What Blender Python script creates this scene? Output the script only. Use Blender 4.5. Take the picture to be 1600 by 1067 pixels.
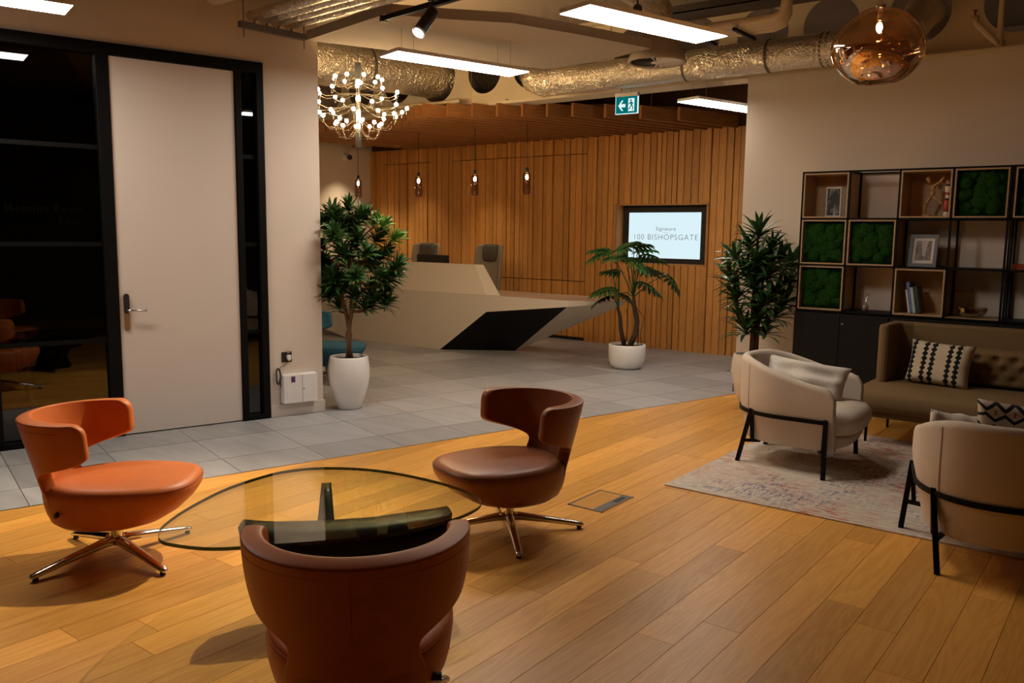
import bpy, math, random
import numpy as np
from mathutils import Vector, Matrix, noise as mnoise

scene = bpy.context.scene
for o in list(bpy.data.objects):
    bpy.data.objects.remove(o)
COL = scene.collection
rnd = random.Random(7)
PI = math.pi
R = math.radians

# ------------------------------------------------------------------ camera
PITCH, ROLL, YAW, CAMH, FPX = 0.12673452, 0.01223705, 0.65104465, 1.56, 1322.29
_c, _s = math.cos(PITCH), math.sin(PITCH)
_M0 = Matrix(((math.cos(ROLL), -math.sin(ROLL), 0), (math.sin(ROLL), math.cos(ROLL), 0), (0, 0, 1))) @ \
    Matrix(((1, 0, 0), (0, -_s, -_c), (0, _c, -_s)))
_B = Matrix(((math.cos(YAW), math.sin(YAW), 0), (-math.sin(YAW), math.cos(YAW), 0), (0, 0, 1)))
CM = _M0 @ _B
cam = bpy.data.objects.new('camera', bpy.data.cameras.new('camera'))
COL.objects.link(cam)
cam.data.sensor_width = 36.0
cam.data.lens = FPX / 1600 * 36
cam.data.clip_start = 0.05
_m = Matrix((CM[0], -Vector(CM[1]), -Vector(CM[2]))).transposed().to_4x4()
_m.translation = (0, 0, CAMH)
cam.matrix_world = _m
scene.camera = cam

# ------------------------------------------------------------------ world, view
w = bpy.data.worlds.new('world'); scene.world = w
w.use_nodes = True
w.node_tree.nodes['Background'].inputs[0].default_value = (0.9, 0.75, 0.6, 1)
w.node_tree.nodes['Background'].inputs[1].default_value = 0.004
vs = scene.view_settings
vs.view_transform = 'Standard'; vs.look = 'None'; vs.gamma = 1.0; vs.use_curve_mapping = False
vs.exposure = 0.0
scene.cycles.max_bounces = 10
scene.cycles.transparent_max_bounces = 16
scene.cycles.sample_clamp_indirect = 6.0
scene.cycles.caustics_reflective = False
scene.cycles.caustics_refractive = False
LED_STRENGTH = 32.0
BULB_STRENGTH = 210.0

# ------------------------------------------------------------------ frames
TA = 0.92777455 - YAW                       # direction of the tiled passage
T1 = Vector((math.sin(TA), math.cos(TA), 0))
NV = Vector((T1.y, -T1.x, 0))
ROT_T = math.atan2(T1.y, T1.x)              # local x = along the passage, local y = into the left wall
VW = -6.797                                 # left wall plane
VB = -5.325                                 # edge between tiles and boards


def TF(u, v, z=0.0):
    p = T1 * u + NV * v
    return Vector((p.x, p.y, z))


def proj(p):
    v = CM @ (Vector(p) - Vector((0, 0, CAMH)))
    if v.z < 0.05:
        return None
    return (800 + FPX * v.x / v.z, 533.5 + FPX * v.y / v.z)


def in_view(pts, mx=220, my=180):
    q = [proj(p) for p in pts]
    q = [a for a in q if a]
    if not q:
        return False
    return (max(a[0] for a in q) > -mx and min(a[0] for a in q) < 1600 + mx and
            max(a[1] for a in q) > -my and min(a[1] for a in q) < 1067 + my)


# ------------------------------------------------------------------ materials
MATS = {}


class NT:
    def __init__(s, name):
        m = bpy.data.materials.new(name); m.use_nodes = True
        s.m = m; s.t = m.node_tree; s.t.nodes.clear()
        s.out = s.n('ShaderNodeOutputMaterial')
        MATS[name] = m

    def n(s, kind, **kw):
        nd = s.t.nodes.new(kind)
        for k, v in kw.items():
            setattr(nd, k, v)
        return nd

    def l(s, a, b):
        s.t.links.new(a, b)

    def put(s, sock, v):
        if isinstance(v, bpy.types.NodeSocket):
            s.l(v, sock)
        elif isinstance(v, (tuple, list)) and len(v) == 3 and sock.type == 'RGBA':
            sock.default_value = (*v, 1)
        else:
            sock.default_value = v

    def math(s, op, a, b=0.0, c=0.0, clamp=False):
        nd = s.n('ShaderNodeMath', operation=op, use_clamp=clamp)
        s.put(nd.inputs[0], a); s.put(nd.inputs[1], b); s.put(nd.inputs[2], c)
        return nd.outputs[0]

    def mix(s, f, a, b, blend='MIX'):
        nd = s.n('ShaderNodeMix', data_type='RGBA', blend_type=blend)
        s.put(nd.inputs[0], f); s.put(nd.inputs[6], a); s.put(nd.inputs[7], b)
        return nd.outputs[2]

    def coord(s, kind='Object', scale=(1, 1, 1), rot=(0, 0, 0)):
        if kind == 'Position':
            o = s.n('ShaderNodeNewGeometry').outputs['Position']
        else:
            o = s.n('ShaderNodeTexCoord').outputs[kind]
        mp = s.n('ShaderNodeMapping')
        mp.inputs['Scale'].default_value = scale
        mp.inputs['Rotation'].default_value = rot
        s.l(o, mp.inputs[0])
        return mp.outputs[0]

    def noise(s, vec, scale=5, detail=3, rough=.5, dist=0):
        nd = s.n('ShaderNodeTexNoise')
        s.l(vec, nd.inputs['Vector'])
        nd.inputs['Scale'].default_value = scale; nd.inputs['Detail'].default_value = detail
        nd.inputs['Roughness'].default_value = rough; nd.inputs['Distortion'].default_value = dist
        return nd.outputs[0]

    def ramp(s, f, lo, hi):
        nd = s.n('ShaderNodeMapRange', clamp=True)
        s.put(nd.inputs[0], f); nd.inputs[1].default_value = lo; nd.inputs[2].default_value = hi
        return nd.outputs[0]

    def random(s):
        return s.n('ShaderNodeObjectInfo').outputs['Random']

    def bump(s, h, strength=.2, dist=.01):
        nd = s.n('ShaderNodeBump')
        nd.inputs['Strength'].default_value = strength; nd.inputs['Distance'].default_value = dist
        s.l(h, nd.inputs['Height'])
        return nd.outputs[0]

    def pbr(s, color, rough=.5, metal=0.0, normal=None, spec=.5, **kw):
        b = s.n('ShaderNodeBsdfPrincipled')
        s.put(b.inputs['Base Color'], color); s.put(b.inputs['Roughness'], rough)
        s.put(b.inputs['Metallic'], metal); s.put(b.inputs['Specular IOR Level'], spec)
        if normal is not None:
            s.l(normal, b.inputs['Normal'])
        for k, v in kw.items():
            s.put(b.inputs[k.replace('_', ' ')], v)
        return b.outputs[0]

    def done(s, sh):
        s.l(sh, s.out.inputs[0])
        return s.m


def plain(name, col, rough=.5, metal=0.0, var=.06, scale=8, bump=0.0, bscale=60, spec=.5, **kw):
    t = NT(name)
    v = t.coord('Object')
    nz = t.noise(v, scale, 4)
    c = t.mix(t.ramp(nz, .3, .7), tuple(x * (1 - var) for x in col), tuple(min(1, x * (1 + var)) for x in col))
    nm = t.bump(t.noise(v, bscale, 3), bump, .004) if bump else None
    return t.done(t.pbr(c, rough, metal, nm, spec, **kw))


def emit(name, col, strength):
    t = NT(name)
    e = t.n('ShaderNodeEmission')
    e.inputs[0].default_value = (*col, 1); e.inputs[1].default_value = strength
    return t.done(e.outputs[0])


def wood(name, c1, c2, axis='Y', rough=.4, tone=.25, grain=1.0, kind='Object', spec=.5):
    """boards whose grain runs along the given axis; tone differs from piece to piece"""
    t = NT(name)
    sc = {'X': (1.1, 14, 14), 'Y': (14, 1.1, 14), 'Z': (14, 14, 1.1)}[axis]
    v0 = t.coord(kind, sc)
    rn = t.random()
    ad = t.n('ShaderNodeVectorMath', operation='ADD')
    cb = t.n('ShaderNodeCombineXYZ')
    for i in range(3):
        t.l(t.math('MULTIPLY', rn, 37.0 + 11 * i), cb.inputs[i])
    t.l(v0, ad.inputs[0]); t.l(cb.outputs[0], ad.inputs[1])
    v = ad.outputs[0]
    n1 = t.noise(v, 1.1 * grain, 5, .55, 1.2)
    n2 = t.noise(v, 5.0 * grain, 4, .6, .4)
    rings = t.math('FRACT', t.math('MULTIPLY', n1, 7.0))
    rings = t.math('ABSOLUTE', t.math('SUBTRACT', rings, .5))
    f = t.math('ADD', t.math('MULTIPLY', rings, .8), t.math('MULTIPLY', n2, .6))
    c = t.mix(t.ramp(f, .2, .85), c1, c2)
    k = t.math('MULTIPLY_ADD', rn, tone, 1 - tone * .5)
    c = t.mix(1.0, c, c, 'MIX')
    hs = t.n('ShaderNodeHueSaturation')
    t.l(c, hs.inputs['Color']); t.l(k, hs.inputs['Value'])
    hs.inputs['Hue'].default_value = .5
    nm = t.bump(f, .06, .002)
    return t.done(t.pbr(hs.outputs[0], rough, 0, nm, spec))


def glassy(name, tint, gloss=(1, 1, 1), f0=.04, rough=0.0, power=5.0, f90=1.0):
    """clear sheet: tinted see-through plus a mirror share by Schlick's law"""
    t = NT(name)
    lw = t.n('ShaderNodeLayerWeight'); lw.inputs[0].default_value = .5
    f = t.math('POWER', lw.outputs['Facing'], power)
    f = t.math('MULTIPLY_ADD', f, f90 - f0, f0)
    tr = t.n('ShaderNodeBsdfTransparent'); tr.inputs[0].default_value = (*tint, 1)
    gl = t.n('ShaderNodeBsdfGlossy'); gl.inputs['Color'].default_value = (*gloss, 1)
    gl.inputs['Roughness'].default_value = rough
    mx = t.n('ShaderNodeMixShader')
    t.l(f, mx.inputs[0]); t.l(tr.outputs[0], mx.inputs[1]); t.l(gl.outputs[0], mx.inputs[2])
    return t.done(mx.outputs[0])


wood('oak_floor', (.64, .29, .050), (.80, .42, .095), 'Y', .36, .40, .6)
wood('oak_slat', (.48, .20, .045), (.66, .32, .080), 'Z', .5, .30)
wood('oak_baffle', (.30, .125, .035), (.44, .20, .06), 'X', .55, .12)
wood('oak_box', (.42, .27, .14), (.52, .35, .20), 'X', .5, .08)
wood('mannequin_wood', (.50, .27, .10), (.60, .35, .15), 'Z', .5, .1)
wood('bark', (.13, .065, .028), (.25, .14, .07), 'Z', .85, .2, 2)
wood('dark_bark', (.035, .02, .012), (.09, .05, .03), 'Z', .9, .2, 2)
plain('wall_paint', (.73, .64, .55), .75, var=.015, scale=2, bump=.03, bscale=220)
plain('beam_paint', (.76, .65, .47), .7, var=.03, scale=3)
plain('ceiling_paint', (.36, .29, .22), .85, var=.12, scale=1.2)
plain('door_paint', (.72, .645, .585), .5, var=.01, scale=2)
plain('black_metal', (.005, .005, .005), .5, var=.1, spec=.12)
plain('black_satin', (.02, .02, .022), .4, var=.1)
plain('cabinet_black', (.009, .009, .009), .6, var=.1, spec=.2)
plain('grey_metal', (.16, .15, .14), .5, .6)
plain('chrome', (.78, .78, .78), .16, 1.0, var=.02)
plain('steel', (.55, .52, .48), .32, 1.0, var=.05)
plain('arm_metal', (.16, .14, .11), .45, .8)
plain('white_plastic', (.84, .82, .80), .4, var=.02)
plain('ceramic', (.88, .86, .83), .3, var=.01)
plain('stone_pot', (.70, .62, .52), .6, var=.03)
plain('soil', (.06, .04, .025), .95, var=.4, scale=40, bump=.6, bscale=60)
plain('desk_white', (.72, .64, .53), .45, var=.012, scale=2)
plain('desk_counter', (.60, .44, .31), .35, var=.03, scale=2)
plain('table_black', (.006, .006, .006), .35, var=.1, spec=.12)
plain('desk_black', (.009, .008, .008), .5, var=.1, spec=.15)
plain('orange_leather', (.53, .145, .034), .44, var=.06, scale=14, bump=.10, bscale=420, spec=.3)
plain('brown_leather', (.26, .085, .032), .38, var=.08, scale=14, bump=.10, bscale=420, spec=.35)
plain('orange_thread', (.30, .06, .014), .7)
plain('brown_thread', (.12, .04, .018), .7)
plain('teal_fabric', (.02, .10, .15), .85, var=.1, scale=60, bump=.2, bscale=300)
plain('cream_fabric', (.60, .515, .42), .9, var=.05, scale=120, bump=.25, bscale=500, spec=.2)
plain('linen', (.62, .56, .49), .95, var=.07, scale=60, bump=.5, bscale=30, spec=.2)
plain('sofa_fabric', (.205, .132, .062), .9, var=.1, scale=90, bump=.25, bscale=400, spec=.2)
plain('taupe_fabric', (.30, .26, .20), .9, var=.06, scale=90, bump=.2, bscale=400, spec=.2)
plain('headrest_fabric', (.095, .085, .075), .85, var=.06, scale=60)
plain('acoustic_board', (.50, .44, .37), .95, var=.16, scale=160, bump=.25, bscale=200, spec=.1)
plain('moss', (.012, .052, .007), .97, var=.45, scale=60, bump=.8, bscale=160, spec=.1)
plain('leaf', (.036, .105, .020), .42, var=.4, scale=9)
plain('leaf_young', (.10, .25, .035), .42, var=.3, scale=9)
plain('leaf_deep', (.032, .095, .024), .34, var=.4, scale=9)
plain('red_paint', (.36, .035, .025), .4)
plain('cream_paint', (.66, .56, .42), .5)
plain('paper', (.70, .65, .58), .8)
plain('blue_cover', (.10, .18, .40), .5, var=.3, scale=20)
plain('pale_cover', (.42, .50, .56), .5, var=.2, scale=20)
plain('dark_green_cover', (.02, .045, .03), .5)
plain('frame_grey', (.11, .12, .15), .5)
plain('grey_cover', (.22, .19, .17), .6, var=.3, scale=40)
plain('tag_black', (.01, .01, .01), .6)
plain('purple_print', (.10, .03, .13), .5)
plain('cable_black', (.012, .012, .012), .6)
plain('red_metal', (.35, .06, .03), .5)
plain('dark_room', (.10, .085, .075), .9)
plain('dark_table', (.20, .12, .07), .5)
plain('letter_black', (.003, .003, .003), .9, spec=0.0)
plain('screen_ink', (.20, .26, .30), .6)
plain('wire_rope', (.25, .22, .18), .5, .5)
emit('led', (1.0, .88, .75), LED_STRENGTH)
emit('bulb', (1.0, .66, .32), BULB_STRENGTH)
emit('pendant_bulb', (1.0, .60, .26), 850)
emit('filament', (1.0, .66, .30), 260)
emit('spot_lens', (1.0, .92, .82), 9)
emit('screen_glow', (.74, .93, 1.0), .95)
emit('exit_green', (.0, .15, .155), .95)
emit('exit_white', (.75, .95, .95), .95)
glassy('partition_glass', (.34, .34, .33), f0=.055)
glassy('table_glass', (.90, .93, .84), f0=.028, f90=.8)
glassy('smoke_glass', (.62, .52, .44), (1, .9, .8), f0=.07)
glassy('clear_glass', (.90, .87, .83), f0=.08, power=3)
glassy('bowl_glass', (.80, .72, .62), f0=.14, power=2)
glassy('glass_edge', (.03, .05, .035), f0=.03, f90=.4)

# tile: per-tile tone, cloudy stone
t = NT('stone_tile')
pv = t.coord('Position', (1, 1, 1), (0, 0, -ROT_T))
pv2 = t.coord('Position', (.7, 5, 1), (0, 0, -ROT_T))
rn = t.random()
cl = t.noise(pv2, 2.2, 5, .6)
c = t.mix(t.ramp(cl, .3, .7), (.320, .316, .318), (.415, .412, .415))
hs = t.n('ShaderNodeHueSaturation'); t.l(c, hs.inputs['Color'])
t.l(t.math('MULTIPLY_ADD', rn, .36, .80), hs.inputs['Value'])
t.done(t.pbr(hs.outputs[0], .42, 0, t.bump(t.noise(pv, 90, 3), .03, .002)))

# foil wrapped duct
t = NT('foil')
v = t.coord('Position')
n1 = t.noise(v, 5, 4, .6, 2.0)
n2 = t.noise(v, 15, 3, .6, 1.5)
hgt = t.math('ADD', t.math('ABSOLUTE', t.math('SUBTRACT', n1, .5)), t.math('MULTIPLY', t.math('ABSOLUTE', t.math('SUBTRACT', n2, .5)), .5))
t.done(t.pbr((.84, .77, .64), .30, .95, t.bump(hgt, .9, .05)))

# distressed rug
t = NT('rug')
v = t.coord('Object')
mask = t.ramp(t.noise(v, 1.7, 3, .6), .40, .62)
mask2 = t.ramp(t.noise(t.coord('Object', (1, 1, 1), (0, 0, 2.2)), 1.6, 3, .6), .45, .62)
st = t.noise(t.coord('Object', (6, 26, 1)), 1.6, 5, .75)
st2 = t.noise(t.coord('Object', (22, 7, 1)), 1.8, 5, .75)
s1 = t.ramp(st2, .50, .58); s2 = t.ramp(st, .49, .57)
base = t.mix(t.ramp(t.noise(t.coord('Object', (6, 60, 1)), 1.5, 4, .7), .35, .65), (.44, .39, .32), (.72, .65, .55))
c = t.mix(t.math('MULTIPLY', t.math('MULTIPLY', mask, s2), .92), base, (.46, .10, .055))
c = t.mix(t.math('MULTIPLY', t.math('MULTIPLY', mask2, s1), .80), c, (.09, .095, .21))
t.done(t.pbr(c, .95, 0, t.bump(t.noise(v, 400, 2), .3, .004), .1))

# copper blown glass: metallised, thinner towards the top
t = NT('copper_glass')
g = t.n('ShaderNodeTexCoord').outputs['Generated']
sp = t.n('ShaderNodeSeparateXYZ'); t.l(g, sp.inputs[0])
lw = t.n('ShaderNodeLayerWeight'); lw.inputs[0].default_value = .35
met = t.math('MULTIPLY_ADD', t.ramp(sp.outputs[2], .80, .35), .42, .22)
met = t.math('MAXIMUM', met, lw.outputs['Facing'])
tr = t.n('ShaderNodeBsdfTransparent'); tr.inputs[0].default_value = (.86, .68, .50, 1)
gl = t.n('ShaderNodeBsdfGlossy'); gl.inputs['Color'].default_value = (.95, .78, .62, 1); gl.inputs['Roughness'].default_value = .03
mx = t.n('ShaderNodeMixShader')
t.l(met, mx.inputs[0]); t.l(tr.outputs[0], mx.inputs[1]); t.l(gl.outputs[0], mx.inputs[2])
t.done(mx.outputs[0])

# printed cushions
t = NT('diamond_column_print')
g = t.n('ShaderNodeTexCoord').outputs['Generated']
sp = t.n('ShaderNodeSeparateXYZ'); t.l(g, sp.inputs[0])
tri = t.math('MULTIPLY', t.math('ABSOLUTE', t.math('SUBTRACT', t.math('FRACT', t.math('MULTIPLY', sp.outputs[2], 9.0)), .5)), 2.0)
wd = t.math('MULTIPLY_ADD', tri, .036, .014)
m_ = None
for xc in (.10, .30, .425, .68, .805):
    q_ = t.math('LESS_THAN', t.math('ABSOLUTE', t.math('SUBTRACT', sp.outputs[0], xc)), wd)
    m_ = q_ if m_ is None else t.math('MAXIMUM', m_, q_)
t.done(t.pbr(t.mix(m_, (.60, .50, .36), (.012, .013, .014)), .9, spec=.2))

t = NT('zigzag_print')
g = t.n('ShaderNodeTexCoord').outputs['Generated']
sp = t.n('ShaderNodeSeparateXYZ'); t.l(g, sp.inputs[0])
tri = t.math('MULTIPLY', t.math('ABSOLUTE', t.math('SUBTRACT', t.math('FRACT', t.math('MULTIPLY', sp.outputs[0], 6.0)), .5)), 2.0)
fold = t.math('MULTIPLY', t.math('ABSOLUTE', t.math('SUBTRACT', t.math('FRACT', t.math('MULTIPLY', sp.outputs[2], 5.0)), .5)), 2.0)
dd = t.math('ABSOLUTE', t.math('SUBTRACT', fold, t.math('MULTIPLY_ADD', tri, .55, .2)))
m1 = t.math('LESS_THAN', dd, .17)
dot = t.math('MULTIPLY', t.math('GREATER_THAN', tri, .86), t.math('LESS_THAN', fold, .22))
c = t.mix(m1, (.50, .42, .32), (.015, .017, .017))
t.done(t.pbr(t.mix(dot, c, (.32, .12, .05)), .9, spec=.2))

# monochrome photograph prints
t = NT('photo_print')
v = t.coord('Generated', (1, 0, 1))
a_ = t.noise(v, 2.6, 3, .55, .5)
t.done(t.pbr(t.mix(t.ramp(a_, .48, .75), (.010, .010, .010), (.36, .34, .31)), .5))
t = NT('street_print')
g = t.n('ShaderNodeTexCoord').outputs['Generated']
sp = t.n('ShaderNodeSeparateXYZ'); t.l(g, sp.inputs[0])
off = t.math('ABSOLUTE', t.math('SUBTRACT', sp.outputs[0], .55))
gapm = t.math('LESS_THAN', off, t.math('MULTIPLY_ADD', sp.outputs[2], .16, .05))
facade = t.ramp(t.noise(t.coord('Generated', (7, 0, 1.5)), 2.0, 3, .6), .35, .65)
c = t.mix(facade, (.045, .035, .030), (.30, .23, .19))
c = t.mix(t.math('MULTIPLY', gapm, t.math('GREATER_THAN', sp.outputs[2], .22)), c, (.44, .40, .37))
t.done(t.pbr(c, .5))


# ------------------------------------------------------------------ mesh building
class MB:
    def __init__(s, xf=None):
        s.v = []; s.f = []; s.mi = []; s.xf = xf; s.cur = 0

    def add(s, vs, fs):
        b = len(s.v)
        for p in vs:
            s.v.append(tuple(s.xf(*p)) if s.xf else tuple(p))
        for f in fs:
            s.f.append(tuple(b + i for i in f)); s.mi.append(s.cur)
        return s

    def box(s, x0, x1, y0, y1, z0, z1):
        vs = [(x0, y0, z0), (x1, y0, z0), (x1, y1, z0), (x0, y1, z0), (x0, y0, z1), (x1, y0, z1), (x1, y1, z1), (x0, y1, z1)]
        return s.add(vs, [(3, 2, 1, 0), (4, 5, 6, 7), (0, 1, 5, 4), (1, 2, 6, 5), (2, 3, 7, 6), (3, 0, 4, 7)])

    def prism(s, poly, z0, z1):
        n = len(poly)
        a = sum(poly[i][0] * poly[(i + 1) % n][1] - poly[(i + 1) % n][0] * poly[i][1] for i in range(n))
        if a < 0:
            poly = poly[::-1]
        vs = [(*p, z0) for p in poly] + [(*p, z1) for p in poly]
        fs = [tuple(range(n - 1, -1, -1)), tuple(range(n, 2 * n))]
        fs += [(i, (i + 1) % n, n + (i + 1) % n, n + i) for i in range(n)]
        return s.add(vs, fs)

    def rings(s, rings, cap=True):
        """loft of closed rings of equal length"""
        n = len(rings[0]); vs = [p for r in rings for p in r]; fs = []
        for k in range(len(rings) - 1):
            for i in range(n):
                j = (i + 1) % n
                fs.append((k * n + i, k * n + j, (k + 1) * n + j, (k + 1) * n + i))
        if cap:
            fs.append(tuple(range(n - 1, -1, -1)))
            fs.append(tuple((len(rings) - 1) * n + i for i in range(n)))
        return s.add(vs, fs)

    def lathe(s, prof, n=32, c=(0, 0), cap=True):
        rg = []
        for r, z in prof:
            rg.append([(c[0] + r * math.cos(2 * PI * i / n), c[1] + r * math.sin(2 * PI * i / n), z) for i in range(n)])
        return s.rings(rg, cap)

    def tube(s, pts, rad, n=8, cap=True, flat=1.0):
        pts = [Vector(p) for p in pts]
        if not hasattr(rad, '__len__'):
            rad = [rad] * len(pts)
        rg = []
        up = Vector((0, 0, 1))
        prev = None
        for i, p in enumerate(pts):
            d = (pts[min(i + 1, len(pts) - 1)] - pts[max(i - 1, 0)]).normalized()
            if prev is None:
                a = d.cross(up)
                if a.length < .05:
                    a = d.cross(Vector((1, 0, 0)))
            else:
                a = prev - d * prev.dot(d)
            a.normalize(); prev = a
            b = d.cross(a)
            rg.append([tuple(p + a * rad[i] * math.cos(2 * PI * k / n) + b * rad[i] * flat * math.sin(2 * PI * k / n)) for k in range(n)])
        return s.rings(rg, cap)

    def bar(s, a, b, w, h, up=(0, 0, 1)):
        """rectangular bar from a to b"""
        a = Vector(a); b = Vector(b); d = (b - a).normalized(); u = Vector(up)
        x = d.cross(u)
        if x.length < .01:
            x = d.cross(Vector((0, 1, 0)))
        x.normalize(); y = x.cross(d)
        rg = []
        for p in (a, b):
            rg.append([tuple(p + x * sx * w / 2 + y * sy * h / 2) for sx, sy in ((-1, -1), (1, -1), (1, 1), (-1, 1))])
        return s.rings(rg)

    def ball(s, c, r, n=10, m=6, sc=(1, 1, 1)):
        rg = []
        for k in range(1, m):
            a = PI * k / m
            rg.append([(c[0] + r * sc[0] * math.sin(a) * math.cos(2 * PI * i / n), c[1] + r * sc[1] * math.sin(a) * math.sin(2 * PI * i / n), c[2] - r * sc[2] * math.cos(a)) for i in range(n)])
        return s.rings(rg)

    def mesh(s, name, mats, smooth=False):
        me = bpy.data.meshes.new(name)
        me.from_pydata(s.v, [], s.f)
        for m in (mats if isinstance(mats, (list, tuple)) else [mats]):
            me.materials.append(MATS[m])
        if any(s.mi):
            me.polygons.foreach_set('material_index', s.mi)
        me.polygons.foreach_set('use_smooth', [smooth] * len(me.polygons))
        me.update()
        return me


def link(name, me, parent=None, label=None):
    o = bpy.data.objects.new(name, me); COL.objects.link(o)
    if parent is not None:
        o.parent = parent
    if label:
        o['label'] = label
    return o


def bevel(o, wd, seg=2):
    m = o.modifiers.new('bevel', 'BEVEL'); m.width = wd; m.segments = seg; m.limit_method = 'ANGLE'; m.angle_limit = R(40)
    return o


def subsurf(o, lv=1):
    m = o.modifiers.new('subsurf', 'SUBSURF'); m.levels = lv; m.render_levels = lv
    return o


def obj(name, mb, mat, parent=None, smooth=False, bv=0, label=None, ss=0, autos=None):
    o = link(name, mb.mesh(name, mat, smooth), parent, label)
    if bv:
        bevel(o, bv)
    if ss:
        subsurf(o, ss)
    if autos is not None:
        o.data.polygons.foreach_set('use_smooth', [True] * len(o.data.polygons))
        o.data.set_sharp_from_angle(angle=R(autos))
    return o


def tag(o, label, cat, group=None):
    o['label'] = label; o['category'] = cat
    if group:
        o['group'] = group
    return o


def thing(name, label, cat, loc=(0, 0, 0), rz=0.0, group=None):
    o = bpy.data.objects.new(name, None); COL.objects.link(o)
    o.empty_display_size = .1
    o.location = loc; o.rotation_euler = (0, 0, rz)
    return tag(o, label, cat, group)


def struct(o, label):
    o['kind'] = 'structure'; o['label'] = label
    return o


def copy_tree(o, parent=None):
    c = o.copy(); COL.objects.link(c)
    if parent is not None:
        c.parent = parent
    for ch in list(o.children):
        copy_tree(ch, c)
    return c


def light(kind, loc, energy, col=(1, .8, .55), parent=None, size=.05, aim=None, spot=60, blend=.6):
    d = bpy.data.lights.new('lamp_light', kind); d.energy = energy; d.color = col
    if kind == 'AREA':
        d.size = size
    else:
        d.shadow_soft_size = size
    if kind == 'SPOT':
        d.spot_size = R(spot); d.spot_blend = blend
    o = bpy.data.objects.new('lamp_light', d); COL.objects.link(o)
    o.location = loc
    if aim is not None:
        o.rotation_euler = (Vector(aim) - Vector(loc)).to_track_quat('-Z', 'Y').to_euler()
    if parent is not None:
        o.parent = parent
    return o


def text_mesh(body, size, width=None, align='LEFT', font_off=0.0):
    cu = bpy.data.curves.new('text', 'FONT'); cu.body = body; cu.size = size; cu.align_x = align
    cu.offset = font_off; cu.resolution_u = 3; cu.space_character = 1.12
    o = bpy.data.objects.new('text', cu); COL.objects.link(o)
    bpy.context.view_layer.update()
    me = bpy.data.meshes.new_from_object(o.evaluated_get(bpy.context.evaluated_depsgraph_get()))
    bpy.data.objects.remove(o)
    if width:
        xs = [v.co.x for v in me.vertices]; k = width / (max(xs) - min(xs))
        for v in me.vertices:
            v.co *= k
    return me


def clip(poly, a, b, c):
    """keep the part of a polygon where a*x + b*y >= c"""
    out = []
    for i in range(len(poly)):
        p, q = poly[i], poly[(i + 1) % len(poly)]
        dp = a * p[0] + b * p[1] - c; dq = a * q[0] + b * q[1] - c
        if dp >= 0:
            out.append(p)
        if (dp >= 0) != (dq >= 0):
            k = dp / (dp - dq)
            out.append((p[0] + (q[0] - p[0]) * k, p[1] + (q[1] - p[1]) * k))
    return out


def sell(a, b, n, k=2.5, cx=0, cy=0):
    """superellipse points"""
    out = []
    for i in range(n):
        t_ = 2 * PI * i / n
        c_, s_ = math.cos(t_), math.sin(t_)
        out.append((cx + a * math.copysign(abs(c_) ** (2 / k), c_), cy + b * math.copysign(abs(s_) ** (2 / k), s_)))
    return out


# ================================================================== STRUCTURE
YW = 8.10      # wall behind the shelves
XC = -3.33     # its free corner
YB = 10.53     # slatted wall
XL = -11.18    # cream side wall
ZC = 3.85      # soffit

# ---- floor: boards and tiles
fb = MB()
fb.box(-14, 4, -4, 12, -.12, -.012)
plain('grout', (.24, .22, .205), .9)
floor = struct(obj('floor', fb, 'grout'), 'floor of oak boards and grey stone tiles')

PW, PX0 = .1632, -.379
plank_count = 0
for k in range(-14, 36):
    xa = PX0 - PW * (k + 1); xb = PX0 - PW * k
    pr = random.Random(100 + k)
    y = -2.0 - pr.random() * 1.5
    if k == 5:
        y = 3.09 - 1.9 * 3
    while y < 8.1:
        L = pr.choice((1.5, 1.9, 1.9, 2.2)) if k != 5 else 1.9
        g = .0011
        poly = [(xa + g, y + g), (xb - g, y + g), (xb - g, y + L - g), (xa + g, y + L - g)]
        poly = clip(poly, NV.x, NV.y, VB + .012)
        poly = clip(poly, 0, -1, -8.1)
        y += L
        if len(poly) < 3:
            continue
        if not in_view([(*p, 0) for p in poly] + [(sum(p[0] for p in poly) / len(poly), sum(p[1] for p in poly) / len(poly), 0)], 260, 200):
            continue
        m = MB(); m.prism(poly, -.02, 0)
        obj('plank', m, 'oak_floor', floor)
        plank_count += 1
# plain boards outside the frame, where no single board shows
m = MB(); m.prism(clip(clip([(-9, -4), (4, -4), (4, 8.1), (-9, 8.1)], NV.x, NV.y, VB + .012), 0, -1, -8.1), -.02, -.004)
o = obj('plank_field', m, 'oak_floor', floor); o['kind'] = 'stuff'

TP = .604
tile_me = {}
tile_count = 0
m = MB(); e = TP / 2 - .0022
m.box(-e, e, -e, e, -.02, 0)
tile_me = m.mesh('tile', 'stone_tile')
for i in range(-4, 19):
    for j in range(-2, 16):
        u0 = -.004 + i * TP; v0 = -5.115 - (j + 1) * .6075
        pts = [TF(u0 + a, v0 + b) for a in (0, TP) for b in (0, .6075)]
        cen = TF(u0 + TP / 2, v0 + .304)
        if cen.y > YB + .3 or cen.x < XL - .3:
            continue
        if v0 > VB:
            continue
        if v0 < VW - .35 and u0 + TP < 2.9:
            continue
        if not in_view(pts, 120, 80):
            continue
        if cen.y > YW + .1 and cen.x > -3.6:
            continue
        if v0 + .6075 > VB:
            m = MB(TF); g = .0022
            m.box(u0 + g, u0 + TP - g, v0 + g, VB, -.02, 0)
            obj('tile', m, 'stone_tile', floor)
        else:
            o = link('tile', tile_me, floor); o.location = cen; o.rotation_euler = (0, 0, ROT_T)
        tile_count += 1
m = MB(TF); m.box(-4, 12, VB - .001, VB + .012, -.02, .002)
obj('threshold_strip', m, 'steel', floor, label='thin metal strip between tiles and boards')

# ---- ceiling
m = MB(); m.box(-14, 4, -4, 12, ZC, ZC + .1)
struct(obj('ceiling', m, 'ceiling_paint'), 'dark exposed soffit above the services')

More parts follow.
